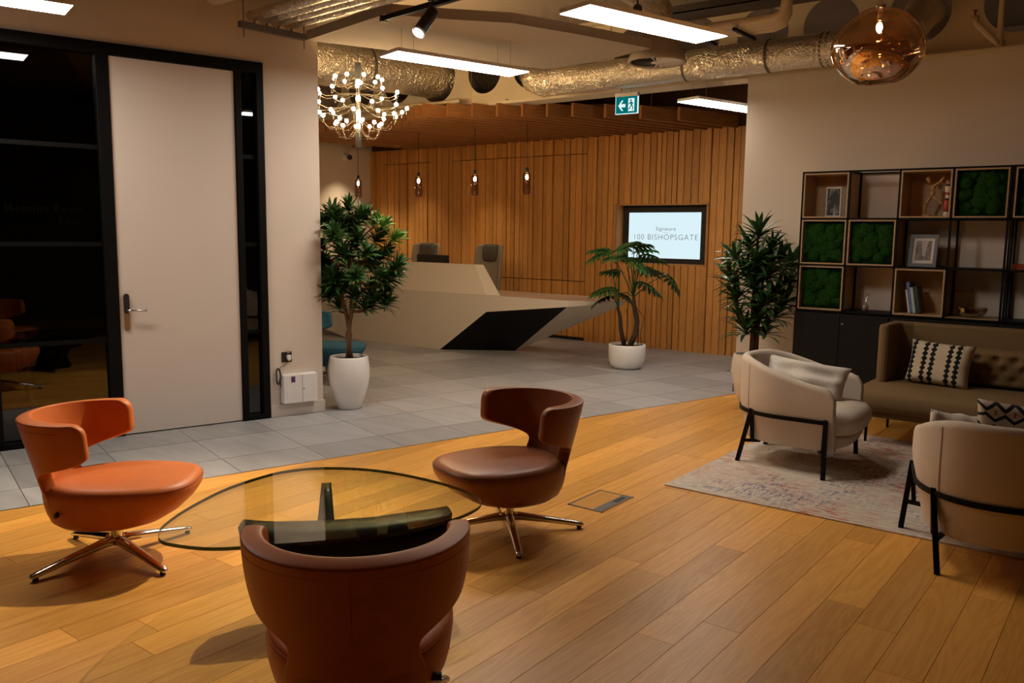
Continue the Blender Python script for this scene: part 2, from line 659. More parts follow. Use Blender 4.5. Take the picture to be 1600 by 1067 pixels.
# ---- left wall with opening for door and glazing
UF0, UF1 = -2.2, 2.565         # frame opening
ZF = 2.885
m = MB(TF)
m.box(UF1, 3.04, VW - .12, VW, 0, ZC)
m.box(-3.5, UF1, VW - .12, VW, ZF, ZC)
m.box(-3.5, UF0, VW - .12, VW, 0, ZF)
wl = struct(obj('wall_left', m, 'wall_paint'), 'cream painted wall around the dark meeting room front')
m = MB(TF)
m.box(UF1 + .002, 3.052, VW, VW + .014, 0, .105); m.box(3.04, 3.054, VW - .12, VW + .014, 0, .105)
struct(obj('baseboard_left', m, 'door_paint', bv=.004), 'white skirting board under the white cabinet')
# meeting room behind the glass
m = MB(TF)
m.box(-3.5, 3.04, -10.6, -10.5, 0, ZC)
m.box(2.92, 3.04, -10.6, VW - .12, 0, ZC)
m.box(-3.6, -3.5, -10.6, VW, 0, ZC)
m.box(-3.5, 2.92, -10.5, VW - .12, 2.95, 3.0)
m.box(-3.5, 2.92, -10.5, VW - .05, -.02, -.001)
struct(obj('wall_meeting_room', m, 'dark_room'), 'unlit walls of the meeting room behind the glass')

# black frame
VFR = VW + .02
m = MB(TF)
m.box(UF0, UF1, VFR - .10, VFR, ZF - .085, ZF)                # head
m.box(2.335, 2.385, VFR - .10, VFR, 0, ZF - .08)
m.box(2.505, UF1, VFR - .10, VFR, 0, ZF - .08)
m.box(1.335, 1.425, VFR - .10, VFR, 0, ZF - .08)
m.box(.605, .635, VFR - .10, VFR, 0, ZF - .08)
m.box(UF0, UF0 + .06, VFR - .10, VFR, 0, ZF - .08)
m.box(UF0, 1.335, VFR - .10, VFR, 0, .045)
m.box(2.385, 2.505, VFR - .10, VFR, 0, .045)
frame = struct(obj('trim_1', m, 'black_metal', bv=.004), 'black steel frame around the door and glazing')


def glazing(name, u0, u1, label, bars):
    m = MB(TF); m.box(u0, u1, VFR - .056, VFR - .048, .045, ZF - .085)
    w_ = struct(obj(name, m, 'partition_glass'), label)
    for z in bars:
        b = MB(TF); b.box(u0, u1, VFR - .066, VFR - .038, z - .016, z + .016)
        obj('glazing_bar', b, 'black_metal', w_)
    return w_


w1 = glazing('window_1', .635, 1.335, 'dark glazed panel beside the white door', (2.145, 1.447, .735))
glazing('window_2', UF0 + .06, .605, 'dark glazed panel at the left end of the meeting room front', (2.145, 1.447, .735))
glazing('window_3', 2.385, 2.505, 'narrow glazed strip right of the white door', (2.145, 1.447, .735))
for body, u_r, z, wd in (('Meeting Room', 1.225, 1.668, .50), ('Four', 1.215, 1.588, .155)):
    me = text_mesh(body, .1, wd, font_off=.002)
    me.materials.append(MATS['letter_black'])
    xs = [v.co.x for v in me.vertices]
    for v in me.vertices:
        v.co.x -= max(xs)
    o = link('lettering', me, w1)
    p = TF(u_r, VFR - .044, z)
    o.matrix_local = Matrix.Translation(p) @ Matrix.Rotation(ROT_T, 4, 'Z') @ Matrix.Rotation(PI / 2, 4, 'X')

# door
m = MB(TF); m.box(1.428, 2.332, VFR - .075, VFR - .02, .008, ZF - .088)
door = struct(obj('door_1', m, 'door_paint', bv=.003), 'tall plain white door in black frame')
d = link('door_handle', None, door); d.location = TF(1.475, VFR - .02, 0); d.rotation_euler = (0, 0, ROT_T)
m = MB()
m.prism([(.021 * math.cos(a) * 1.0, .14 * 0 + (.118 * (1 if math.sin(a) > 0 else -1) + .021 * math.sin(a))) for a in [2 * PI * i / 20 for i in range(20)]], 0, .012)
pl_me = m.mesh('handle_plate', 'steel')
o = link('handle_plate', pl_me, d); o.matrix_local = Matrix.Translation((0, 0, .94)) @ Matrix.Rotation(PI / 2, 4, 'X')
m = MB(); m.prism([(.020 * math.cos(a), (.055 * (1 if math.sin(a) > 0 else -1) + .020 * math.sin(a))) for a in [2 * PI * i / 20 for i in range(20)]], 0.012, .018)
o = link('card_reader', m.mesh('card_reader', 'black_satin'), d, 'black card reader on the handle plate'); o.matrix_local = Matrix.Translation((0, 0, 1.005)) @ Matrix.Rotation(PI / 2, 4, 'X')
m = MB(); m.tube([(0, 0, .955), (0, -.052, .955), (.02, -.058, .955), (.13, -.058, .952)], [.011, .011, .010, .009], 10)
obj('lever', m, 'chrome', d, True)

# ---- right wall with shelves and the beam over the passage
m = MB(); m.box(XC, 3.2, YW, YW + .25, 0, 3.08)
wr = struct(obj('wall_right', m, 'wall_paint'), 'cream painted wall behind the shelves')
m = MB(); m.box(XC - .012, XC, YW - .012, YW + .26, 0, .09); m.box(XC - .012, 3.2, YW - .012, YW, 0, .09)
struct(obj('baseboard_right', m, 'door_paint'), 'pale skirting board at the foot of the shelf wall')

# cellular beam
bx0, bx1, bz0, bz1 = -11.1, 3.2, 3.12, ZC
holes = [-9.55, -8.9, -8.2, -7.49, -6.72, -6.03, -5.35, -4.65, -3.95, -3.25, -2.6, -1.85, -1.10, -.4, .3, 1.0]
hz, hr = 3.50, .255
m = MB()
for fy in (YW + .10, YW + .115):
    for i, hx in enumerate(holes):
        xa = bx0 if i == 0 else (holes[i - 1] + hx) / 2
        xb = bx1 if i == len(holes) - 1 else (holes[i + 1] + hx) / 2
        rr = .30 if abs(hx + 7.49) < .01 else hr
        nn = 32
        inner = []; outer = []
        for q in range(nn):
            a = 2 * PI * q / nn
            ca, sa = math.cos(a), math.sin(a)
            inner.append((hx + rr * ca, fy, hz + rr * sa))
            tx = ((xb if ca > 0 else xa) - hx) / ca if abs(ca) > 1e-6 else 1e9
            tz = ((bz1 if sa > 0 else bz0) - hz) / sa if abs(sa) > 1e-6 else 1e9
            tt = min(tx, tz)
            outer.append((hx + tt * ca, fy, hz + tt * sa))
        m.add(inner + outer, [(q, (q + 1) % nn, nn + (q + 1) % nn, nn + q) for q in range(nn)])
for hx in holes:
    rr = .30 if abs(hx + 7.49) < .01 else hr
    nn = 32
    m.add([(hx + rr * math.cos(2 * PI * q / nn), y_, hz + rr * math.sin(2 * PI * q / nn)) for y_ in (YW + .10, YW + .115) for q in range(nn)],
          [(q, (q + 1) % nn, nn + (q + 1) % nn, nn + q) for q in range(nn)])
m.box(bx0, bx1, YW - .012, YW + .262, 3.08, 3.12)
m.box(bx0, bx1, YW - .0, YW + .25, ZC - .03, ZC)
struct(obj('trim_2', m, 'beam_paint'), 'cream cellular steel beam with round openings over the passage')

# ---- slatted wall of the reception
m = MB()
rx0, rx1, rz0, rz1 = -6.175, -4.79, 1.157, 1.99
m.box(XL, rx0, YB + .02, YB + .3, 0, 3.5); m.box(rx1, 0, YB + .02, YB + .3, 0, 3.5)
m.box(rx0, rx1, YB + .02, YB + .3, 0, rz0); m.box(rx0, rx1, YB + .02, YB + .3, rz1, 3.5)
m.box(rx0, rx1, YB + .20, YB + .3, rz0, rz1)
plain('slat_backing', (.10, .035, .010), .7)
wb = struct(obj('wall_back', m, 'slat_backing'), 'oak slatted wall behind the reception desk')
m = MB()
m.box(rx0, rx0 + .018, YB - .03, YB + .2, rz0, rz1); m.box(rx1 - .018, rx1, YB - .03, YB + .2, rz0, rz1)
m.box(rx0, rx1, YB - .03, YB + .2, rz0, rz0 + .018); m.box(rx0, rx1, YB - .03, YB + .2, rz1 - .018, rz1)
obj('recess_lining', m, 'oak_slat', wb)
x = XL + .005
sr = random.Random(5)
slat_n = 0
while x < -3.7:
    wd = sr.choice((.072, .085, .085, .095, .060))
    gap = sr.choice((.008, .012, .018))
    dp = sr.choice((.018, .030, .030, .042))
    xa, xb, xm = x, x + wd, x + wd / 2
    cuts = [(.0, .05)] if xm < -6.65 else []
    if (-10.85 < xm < -9.75) or (-9.25 < xm < -6.65):
        cuts.append((2.708, 2.718))
    if -9.25 < xm < -6.65:
        cuts.append((.870, .882))
    pieces = [(xa, xb)]
    if xb > rx0 and xa < rx1:                       # round the screen recess
        cuts.append((rz0, rz1))
        for p0, p1 in ((xa, min(xb, rx0)), (max(xa, rx1), xb)):
            if p1 - p0 > .006:
                m = MB(); m.box(p0, p1, YB - dp, YB + .02, rz0, rz1); obj('slat', m, 'oak_slat', wb); slat_n += 1
    z_ = 0.0
    for c0_, c1_ in sorted(cuts) + [(2.95, 2.95)]:
        if c0_ > z_:
            m = MB(); m.box(xa, xb, YB - dp, YB + .02, z_, c0_); obj('slat', m, 'oak_slat', wb); slat_n += 1
        z_ = max(z_, c1_)
    x += wd + gap
m = MB(); m.box(XL, -6.65, YB - .005, YB + .02, 0, .05)
obj('plinth', m, 'black_satin', wb, label='black recessed plinth under the slats')

m = MB(); m.box(XL - .1, XL, 4.8, YB + .3, 0, ZC)
struct(obj('wall_side', m, 'wall_paint'), 'cream side wall at the far left of the reception')
m = MB(); m.box(XL - .1, 0, YB + .3, YB + .4, 0, ZC); m.box(-.1, 0, YW + .25, YB + .3, 0, ZC)
struct(obj('wall_reception_end', m, 'wall_paint'), 'plain wall above and behind the slatted wall')
m = MB(); m.box(-14, 4, -4.1, -4, 0, ZC); m.box(3.2, 3.3, -4, YW + .25, 0, ZC); m.box(-14.1, -14, -4, 12, 0, ZC); m.box(-14, XL - .1, 11.9, 12, 0, ZC)
struct(obj('wall_front', m, 'dark_room'), 'walls of the lounge behind the viewer')

# ---- timber baffles over the reception
canopy = thing('timber_baffle_canopy', 'suspended canopy of parallel oak baffles over the reception desk', 'canopy', (0, 0, 0))
edge = [(-12.6, 5.0), (-11.35, 5.0), (-11.0, 5.12), (-10.75, 5.5), (-9.75, 5.62), (-9.50, 5.40), (-9.35, 5.33), (-8.93, 5.314), (-7.74, 6.63), (-7.52, 7.0), (-7.32, 7.39), (-7.14, 7.8), (-6.94, 8.3)]
zb = 2.93


def edge_u(v):
    for (a, ua), (b, ub) in zip(edge, edge[1:]):
        if a <= v <= b:
            return ua + (ub - ua) * (v - a) / (b - a)
    return None


v = -7.14
while v > -12.5:
    us = edge_u(v)
    ue = (YB - .03 + T1.x * v) / T1.y
    # stop at the side wall
    xs_ = T1.x * us + NV.x * v
    if xs_ < XL:
        us = (XL + .02 - NV.x * v) / T1.x
    if us is not None and ue - us > .3:
        m = MB(); m.box(0, ue - us, -.019, .019, 0, .155)
        o = obj('baffle', m, 'oak_baffle', canopy)
        o.location = TF(us, v, zb); o.rotation_euler = (0, 0, ROT_T)
    v -= .1985
# board above the baffles
poly = []
for vv, uu in edge[1:]:
    p = TF(uu + .35, vv)
    poly.append((max(p.x, XL + .01), p.y))
poly += [(TF(8.9, -6.94).x, YB - .02), (XL + .01, YB - .02)]
m = MB(); m.prism(poly, zb + .16, zb + .175)
plain('canopy_board', (.10, .045, .016), .8)
obj('backing_board', m, 'canopy_board', canopy)
for i, (vv, uu) in enumerate(((-8.9, 6.0), (-8.1, 6.9), (-7.5, 7.7), (-9.4, 6.0))):
    m = MB(); m.tube([TF(uu, vv, zb + .17), TF(uu, vv, ZC)], .004, 6)
    obj('suspension_wire', m, 'wire_rope', canopy)

# ================================================================== LOUNGE CHAIRS
def smooth01(a):
    a = max(0, min(1, a)); return a * a * (3 - 2 * a)


def lounge_chair(name, label, loc, facing, leather, thread, base_rot, group='winged leather swivel chairs around the glass table', base=True):
    t_ = thing(name, label, 'chair', loc, facing, group)
    # --- back shell: swept sheet with a waist and two wings
    ztop, zbot = .755, .215
    rows = [.190, .21, .25, .30, .335, .36, .39, .42, .44, .455, .47, .485, .50, .515, .53, .545, .56, .59, .625, .66, .688, .705, .712]

    def ext(z):                       # half length of the sheet along its own curve
        low = .205 - .05 * smooth01((.32 - z) / .11)
        e = low + (.180 - low) * smooth01((z - .34) / .07)
        e = e + (.505 + .25 * (z - .58) - e) * smooth01((z - .442) / .118)
        top = max(0, (z - .672) / .04)
        e -= .05 * top ** 2
        return e

    def plan(s_, z):
        rr = .255 + .045 * smooth01((z - .3) / .35)         # radius of the wrap
        xb = -.255 - .115 * ((z - .3) / .43)
        if z < .3:
            k = ((.3 - z) / .095) ** 2
            rr = .255 - .055 * k; xb = -.255 + .075 * k
        lim = R(86)
        a = abs(s_) / rr
        sg = 1 if s_ >= 0 else -1
        if a <= lim:
            return xb + rr * (1 - math.cos(a)), sg * rr * math.sin(a)
        ex = (a - lim) * rr
        return xb + rr * (1 - math.cos(lim)) + ex * .985, sg * (rr * math.sin(lim) - ex * .10 - ex * ex * .55)
    nc = 29
    vs = []; fs = []
    for z in rows:
        e_ = ext(z)
        for j in range(nc):
            s_ = (2 * j / (nc - 1) - 1) * e_
            x_, y_ = plan(s_, z)
            vs.append((x_, y_, z))
    for i in range(len(rows) - 1):
        for j in range(nc - 1):
            fs.append((i * nc + j, i * nc + j + 1, (i + 1) * nc + j + 1, (i + 1) * nc + j))
    m = MB().add(vs, fs)
    o = obj('backrest', m, leather, t_, True)
    sol = o.modifiers.new('thick', 'SOLIDIFY'); sol.thickness = .062; sol.offset = 0.0
    subsurf(o, 2)
    # seams: down the middle of the outside and round the rim
    m = MB(); pts = []
    for z in [.25 + .41 * i / 12 for i in range(13)]:
        x_, y_ = plan(0, z); pts.append((x_ - .0305, 0, z))
    m.tube(pts, .0016, 5)
    obj('back_seam', m, thread, o)
    m = MB(); pts = []
    for j in range(41):
        s_ = (2 * j / 40 - 1) * .42; z = .672
        x_, y_ = plan(s_, z); x2, y2 = plan(s_ + .004, z)
        tx, ty = x2 - x_, y2 - y_; l_ = math.hypot(tx, ty)
        nx, ny = -ty / l_, tx / l_              # pointing inwards or outwards
        if nx * x_ + ny * y_ < 0:
            nx, ny = -nx, -ny
        pts.append((x_ + nx * .030, y_ + ny * .030, z))
    m.tube(pts, .0016, 5)
    obj('rim_seam', m, thread, o)
    # --- seat
    prof = []                        # height, rear end, front end, half width
    for z, xr, xf_, b_ in ((.205, -.19, .10, .13), (.213, -.235, .165, .185), (.240, -.262, .245, .232), (.285, -.278, .318, .265), (.330, -.288, .365, .280),
                           (.370, -.292, .390, .286), (.400, -.288, .396, .286), (.420, -.270, .386, .275), (.431, -.235, .350, .243), (.436, -.14, .25, .16), (.437, -.03, .12, .06)):
        prof.append((z - .028, (xf_ - xr) / 2, b_, (xf_ + xr) / 2))

    def seat_w(px, a):
        return 1.0 - .17 * smooth01(-px / a) - .04 * max(0, px / a)
    rg = []
    for z, a, b, cx in prof:
        rg.append([(cx + px, py * seat_w(px, a), z) for (px, py) in sell(a, b, 44, 2.9)])
    m = MB().rings(rg)
    st_ = obj('seat', m, leather, t_, True)
    m = MB(); rgp = [(.054 + px, py * seat_w(px, .342), .380) for px, py in sell(.3395, .2835, 60, 2.9)]
    m.tube(rgp + rgp[:1], .0016, 5)
    obj('seat_seam', m, thread, st_)
    m = MB(); m.box(-.175, -.163, -.243, -.20, .272, .292)
    obj('maker_tag', m, 'tag_black', t_, label='small black fabric tag')
    # --- swivel base
    m = MB(); m.lathe([(.030, .06), (.030, .10), (.028, .165), (.05, .18), (.05, .19)], 20)
    obj('column', m, 'chrome', t_, autos=40)
    for k in range(4):
        a = base_rot - facing + k * PI / 2
        dx, dy = math.cos(a), math.sin(a)
        m = MB()
        rg = []
        for r_, zc, wd, ht in ((.0, .080, .060, .044), (.06, .080, .052, .042), (.2, .058, .042, .034), (.35, .032, .036, .026), (.395, .024, .034, .022), (.404, .022, .022, .012)):
            ring = []
            for (a_, b_) in sell(wd / 2, ht / 2, 10, 2.6):
                ring.append((dx * r_ - dy * a_, dy * r_ + dx * a_, zc + b_))
            rg.append(ring)
        m.rings(rg)
        lg = obj('leg', m, 'chrome', t_, True)
        m = MB(); m.lathe([(.013, 0), (.013, .014)], 12, (dx * .380, dy * .380))
        obj('glide', m, 'black_satin', lg)
    return t_


lounge_chair('lounge_chair', 'orange leather winged chair left of the glass table, facing right', (-3.87, 1.965, 0), R(43), 'orange_leather', 'orange_thread', R(2))
lounge_chair('lounge_chair', 'brown leather winged chair right of the glass table, beside the floor box', (-2.62, 3.43, 0), R(-111), 'brown_leather', 'brown_thread', R(-45))
lounge_chair('lounge_chair', 'orange leather winged chair nearest the viewer, seen from behind', (-1.85, 1.68, 0), R(134), 'orange_leather', 'orange_thread', R(90))
lounge_chair('lounge_chair', 'teal chair mostly hidden behind the white pot at the wall end', (-6.84, 5.80, 0), R(40), 'teal_fabric', 'teal_fabric', R(10), group='chairs in the reception')

# ================================================================== GLASS TABLE
tb = thing('coffee_table', 'low table with rounded triangular glass top and black sculpted base', 'table', (-2.72, 2.28, 0))
out = [(-2.955, 1.665), (-2.90, 1.635), (-2.825, 1.632), (-2.667, 1.703), (-2.532, 1.854), (-2.386, 2.034), (-2.265, 2.225), (-2.205, 2.44), (-2.195, 2.60), (-2.235, 2.73), (-2.35, 2.805),
       (-2.52, 2.84), (-2.72, 2.84), (-2.90, 2.815), (-3.06, 2.755), (-3.21, 2.64), (-3.28, 2.50), (-3.286, 2.36), (-3.245, 2.14), (-3.13, 1.885), (-3.02, 1.72)]


def catmull(pts, n=6):
    r_ = []
    for i in range(len(pts)):
        p0, p1, p2, p3 = (Vector((*pts[(i + k) % len(pts)], 0)) for k in (-1, 0, 1, 2))
        for j in range(n):
            q = j / n
            p = .5 * ((2 * p1) + (p2 - p0) * q + (2 * p0 - 5 * p1 + 4 * p2 - p3) * q * q + (3 * p1 - p0 - 3 * p2 + p3) * q ** 3)
            r_.append((p.x, p.y))
    return r_


outl = [(x_ + 2.72, y_ - 2.28) for x_, y_ in catmull(out)]
m = MB(); n_ = len(outl)
if sum(outl[i][0] * outl[(i + 1) % n_][1] - outl[(i + 1) % n_][0] * outl[i][1] for i in range(n_)) < 0:
    outl = outl[::-1]
z0, z1 = .396, .410
m.add([(*p, z0) for p in outl] + [(*p, z1) for p in outl], [tuple(range(n_ - 1, -1, -1)), tuple(range(n_, 2 * n_))])
m.cur = 1
m.add([(*p, z0) for p in outl] + [(*p, z1) for p in outl], [(i, (i + 1) % n_, n_ + (i + 1) % n_, n_ + i) for i in range(n_)])
obj('glass_top', m, ['table_glass', 'glass_edge'], tb, label='clear rounded triangular glass top')


def curved_leg(parent, pts, widths, heights, mat):
    """a wooden bow: rounded section swept along a path"""
    m = MB(); rg = []
    P = [Vector(p) for p in pts]
    for i, p in enumerate(P):
        d_ = (P[min(i + 1, len(P) - 1)] - P[max(i - 1, 0)]).normalized()
        sd = d_.cross(Vector((0, 0, 1))).normalized() if abs(d_.z) < .97 else Vector((0, 1, 0))
        up_ = sd.cross(d_)
        rg.append([tuple(p + sd * a_ + up_ * b_) for a_, b_ in sell(widths[i] / 2, heights[i] / 2, 16, 3)])
    m.rings(rg)
    return obj('base_piece', m, mat, parent, True, label='black lacquered curved base piece')


# long lower bow lying under the near edge, upright fin behind it
bx = lambda x_, y_, z_: (x_ + 2.72, y_ - 2.28, z_)
curved_leg(tb, [bx(-2.86, 1.965, .385), bx(-2.84, 1.985, .345), bx(-2.78, 2.055, .30), bx(-2.66, 2.20, .275), bx(-2.52, 2.375, .275), bx(-2.40, 2.53, .305), bx(-2.345, 2.60, .345), bx(-2.325, 2.625, .385)],
           [.10, .17, .20, .21, .21, .20, .17, .10], [.02, .09, .15, .18, .18, .15, .09, .02], 'table_black')
m = MB(); m.rings([[tuple(Vector(bx(-2.59, 2.29, 0)) + Vector((a_ * .63 - b_ * .77, a_ * .77 + b_ * .63, z_))) for a_, b_ in sell(ra, rb, 16, 3)] for z_, ra, rb in ((0, .20, .06), (.02, .21, .065), (.12, .16, .07), (.25, .20, .085))])
obj('base_foot', m, 'table_black', tb, True)
m = MB(); rg = []
for i in range(9):
    q = i / 8
    p = Vector(bx(-2.66, 2.22, .10)).lerp(Vector(bx(-3.03, 2.55, .385)), q)
    p.z = .05 + .34 * q ** 1.5
    wd = .17 - .125 * q ** .8; ht = .20 - .14 * q
    d_ = Vector((-.37, .33, 0)).normalized(); sd = Vector((-d_.y, d_.x, 0))
    up_ = Vector((0, 0, 1)) if q < .6 else (Vector((0, 0, 1)) - d_ * .3).normalized()
    rg.append([tuple(p + sd * a_ + up_ * b_ * .5) for a_, b_ in sell(wd / 2, ht, 14, 3)])
# keep everything above the floor and under the glass
rg = [[(a_, b_, min(.389, max(0.0, c_))) for a_, b_, c_ in r_] for r_ in rg]
m.rings(rg)
obj('base_piece', m, 'table_black', tb, True, label='black lacquered upright base fin')

# ================================================================== FLOOR BOX
fbx = thing('floor_box', 'flush floor socket box with oak lid beside the brown chair', 'floor box', (-2.505, 4.175, 0))
m = MB()
for a in ((-.118, .118, -.18, -.168), (-.118, .118, .168, .18), (-.118, -.104, -.18, .18)):
    m.box(a[0], a[1], a[2], a[3], 0, .004)
obj('rim', m, 'grey_metal', fbx)
m = MB(); m.box(.108, .118, -.18, .18, 0, .005)
obj('edge_strip', m, 'chrome', fbx)
m = MB(); m.box(-.104, .045, -.168, .168, 0, .003)
obj('lid', m, 'oak_floor', fbx, label='oak inlay of the floor box lid')
m = MB(); m.box(.045, .108, -.168, .168, 0, .0032)
obj('lid_plate', m, 'grey_metal', fbx)
m = MB(); m.box(.060, .090, .03, .14, .0032, .0042)
obj('cable_slot', m, 'tag_black', fbx)

# ================================================================== RUG
rg_ = MB(); rg_.box(0, 3.3, 0, 2.25, 0, .008)
o = obj('rug', rg_, 'rug'); o.location = (-2.36, 4.70, 0)
tag(o, 'faded cream rug with red and blue streaks under the armchairs', 'rug')

# ================================================================== TUB ARMCHAIRS
def tub_chair(label, loc, facing, lift=0.0):
    t_ = thing('tub_armchair', label, 'armchair', loc, facing, 'cream tub armchairs on the rug')
    hw, xb, xf = .395, -.42, .31

    def plan(q, ins=0.0):
        """q in [-1,1] along the U from right arm front to left arm front; ins pulls inwards"""
        h = hw - ins
        rx = .40 - ins
        L1 = xf - (xb + .40)            # straight arm
        L2 = PI / 2 * .40
        tot = L1 + L2
        s_ = abs(q) * tot
        sg = 1 if q >= 0 else -1
        if s_ < L2:
            a = s_ / .40
            return xb + .40 - rx * math.cos(a) , sg * h * math.sin(a) ** .9 if a > 0 else 0.0
        return xb + .40 + (s_ - L2), sg * h
    ztop = lambda q: .735 - .145 * smooth01((abs(q) - .2) / .8)
    nc = 49
    levels = [0, .03, .10, .25, .45, .65, .82, .93, .985, 1]
    th = .062
    # closed section swept along the U: outside up, over the rim, inside down
    rg = []
    for j in range(nc):
        q = 2 * j / (nc - 1) - 1
        zt = ztop(q)
        zb_ = .165
        endc = max(0, (abs(q) - .93) / .07)
        zt -= .07 * endc ** 2
        ring = []
        for f in levels:
            z = zb_ + (zt - .03 - zb_) * f
            taper = .055 * (1 - smooth01((z - .12) / .33))
            x_, y_ = plan(q, taper)
            ring.append((x_, y_, z))
        for k in range(1, 6):
            a = PI * k / 6
            x_, y_ = plan(q, th / 2 - th / 2 * math.cos(a))
            ring.append((x_, y_, zt - .03 + .03 * math.sin(a)))
        for f in levels[::-1]:
            z = zb_ + (zt - .03 - zb_) * f
            taper = .055 * (1 - smooth01((z - .12) / .33))
            x_, y_ = plan(q, th + taper)
            ring.append((x_, y_, z))
        rg.append(ring)
    m = MB(); m.rings(rg)
    sh = obj('shell', m, 'cream_fabric', t_, autos=50)
    bv_ = sh.modifiers.new('round', 'BEVEL'); bv_.width = .02; bv_.segments = 3; bv_.limit_method = 'ANGLE'; bv_.angle_limit = R(60)
    # seams on the outside of the back
    for q in (-.36, .36):
        m = MB(); pts = []
        for i in range(10):
            z = .18 + (ztop(q) - .21) * i / 9
            taper = .055 * (1 - smooth01((z - .12) / .33))
            x_, y_ = plan(q, taper - .0012); pts.append((x_, y_, z))
        m.tube(pts, .0022, 5); obj('seam', m, 'cream_fabric', sh)
    # seat base and cushion
    def seat_ring(a0, a1, b, z, k=4):
        return [(x_, y_, z) for x_, y_ in sell((a1 - a0) / 2, b, 36, k, (a0 + a1) / 2, 0)]
    m = MB(); m.rings([seat_ring(-.33, .32, .285, .165), seat_ring(-.34, .36, .30, .185), seat_ring(-.34, .38, .31, .235), seat_ring(-.34, .37, .305, .255)])
    obj('seat_base', m, 'cream_fabric', t_, True)
    m = MB(); m.rings([seat_ring(-.32, .35, .285, .257), seat_ring(-.33, .405, .318, .275), seat_ring(-.33, .43, .328, .33), seat_ring(-.33, .425, .326, .385), seat_ring(-.32, .39, .31, .420), seat_ring(-.25, .31, .24, .438, 3), seat_ring(-.1, .15, .1, .442, 2.5)])
    obj('seat_cushion', m, 'cream_fabric', t_, True)
    # black steel ring and splayed legs
    m = MB(); rgs = []
    for j in range(41):
        q = (2 * j / 40 - 1) * .965
        z = .365
        tp = .055 * (1 - smooth01((z - .12) / .33))
        ring = []
        for dz, di in ((-.013, -.001), (-.013, -.012), (.013, -.012), (.013, -.001)):
            x_, y_ = plan(q, tp + di); ring.append((x_, y_, z + dz))
        rgs.append(ring)
    m.rings(rgs); obj('steel_band', m, 'black_metal', t_)
    for sg in (-1, 1):
        for kind in ('front', 'rear'):
            q = sg * (.95 if kind == 'front' else .40)
            x_, y_ = plan(q, .004)
            foot = (.275, sg * .425, lift) if kind == 'front' else (-.345, sg * .29, 0)
            top = (x_, y_, .385)
            m = MB(); m.bar(top, foot, .026, .026, (1, 0, 0)); lg = obj('leg', m, 'black_metal', t_)
            lx, ly = plan(q, .06)
            low = (lx * .93, ly * .93, .165)
            m = MB(); m.bar(top, (x_ * .96, y_ * .95, .16), .022, .022, (1, 0, 0)); obj('brace', m, 'black_metal', lg)
            mid = tuple(top[i] + (foot[i] - top[i]) * .60 for i in range(3))
            m = MB(); m.bar(mid, (x_ * .80, y_ * .80, mid[2] + .005), .02, .02); obj('cross_bar', m, 'black_metal', lg)
    return t_


tub_chair('cream tub armchair with pale linen cushion, nearer the tall leafy plant', (-1.90, 5.85, .008), R(2))
tub_chair('cream tub armchair cut by the right edge of the photo', (-.516, 4.647, 0), R(104.8), .008)


def cushion(label, mat, loc, rot, wd, ht, dp, sag=0.0, seed=1, name='cushion'):
    """pillow in its own x-z plane, y is its thickness"""
    n = 18
    vs = []; fs = []
    for side in (1, -1):
        for i in range(n + 1):
            for j in range(n + 1):
                a = 2 * i / n - 1; b = 2 * j / n - 1
                pin = 1 - .07 * (1 - abs(a) ** 2.0) * abs(b) ** 3
                pin2 = 1 - .07 * (1 - abs(b) ** 2.0) * abs(a) ** 3
                e_ = max(0, (1 - a ** 4) * (1 - b ** 4)) ** .5
                wr = mnoise.noise(Vector((a * 2.1 + seed, b * 2.1, seed * 1.7))) * sag
                vs.append((a * wd / 2 * pin2, side * dp / 2 * e_ * (1 + wr), b * ht / 2 * pin + wr * .03 * (1 - abs(b))))
    N1 = (n + 1) ** 2
    for s_ in (0, 1):
        for i in range(n):
            for j in range(n):
                q = [s_ * N1 + i * (n + 1) + j, s_ * N1 + (i + 1) * (n + 1) + j, s_ * N1 + (i + 1) * (n + 1) + j + 1, s_ * N1 + i * (n + 1) + j + 1]
                fs.append(tuple(q if s_ == 0 else q[::-1]))
    m = MB().add(vs, fs)
    o = obj(name, m, mat, None, True)
    w_ = o.modifiers.new('weld', 'WELD'); w_.merge_threshold = .0008
    o.location = loc; o.rotation_euler = rot
    return tag(o, label, 'cushion')


# ================================================================== SOFA
sf = thing('sofa', 'olive brown sofa with high winged back and buttoned cushion', 'sofa', (-1.80, 7.50, .0))
# local: x along the sofa, y = 0 at the back and negative to the front
SW = 2.5
m = MB(); m.box(.06, SW - .06, -.80, -.06, .205, .275); obj('seat_rail', m, 'sofa_fabric', sf, bv=.02)
for x_, y_ in ((.105, -.765), (SW - .1, -.765), (.105, -.1), (SW - .1, -.1)):
    m = MB(); m.tube([(x_, y_, .215), (x_, y_, .008 if y_ < -.5 else 0)], [.013, .010], 10); obj('leg', m, 'black_metal', sf, True)


def soft_box(x0, x1, y0, y1, z0, z1, r, puff=0.0, nx=20, ny=12):
    """rounded upholstered block"""
    m = MB(); rg = []
    for k, (zf, ins) in enumerate(((0, r * .9), (r * .35, r * .3), (r, 0), (None, 0), (-r, 0), (-r * .35, r * .3), (0, r * .9))):
        z = z0 + zf if k < 3 else ((z0 + z1) / 2 if zf is None else z1 + zf)
        a, b = (x1 - x0) / 2 - ins, (y1 - y0) / 2 - ins
        ring = []
        cx, cy = (x0 + x1) / 2, (y0 + y1) / 2
        for px, py in sell(1, 1, 64, 14):
            ring.append((cx + px * a, cy + py * b, z))
        rg.append(ring)
    if puff:
        a, b = (x1 - x0) / 2, (y1 - y0) / 2
        cx, cy = (x0 + x1) / 2, (y0 + y1) / 2
        for f in (.75, .4, .1):
            rg.append([(cx + px * a * f, cy + py * b * f, z1 + puff * (1 - f ** 2)) for px, py in sell(1, 1, 64, 14)])
    m.rings(rg)
    return m


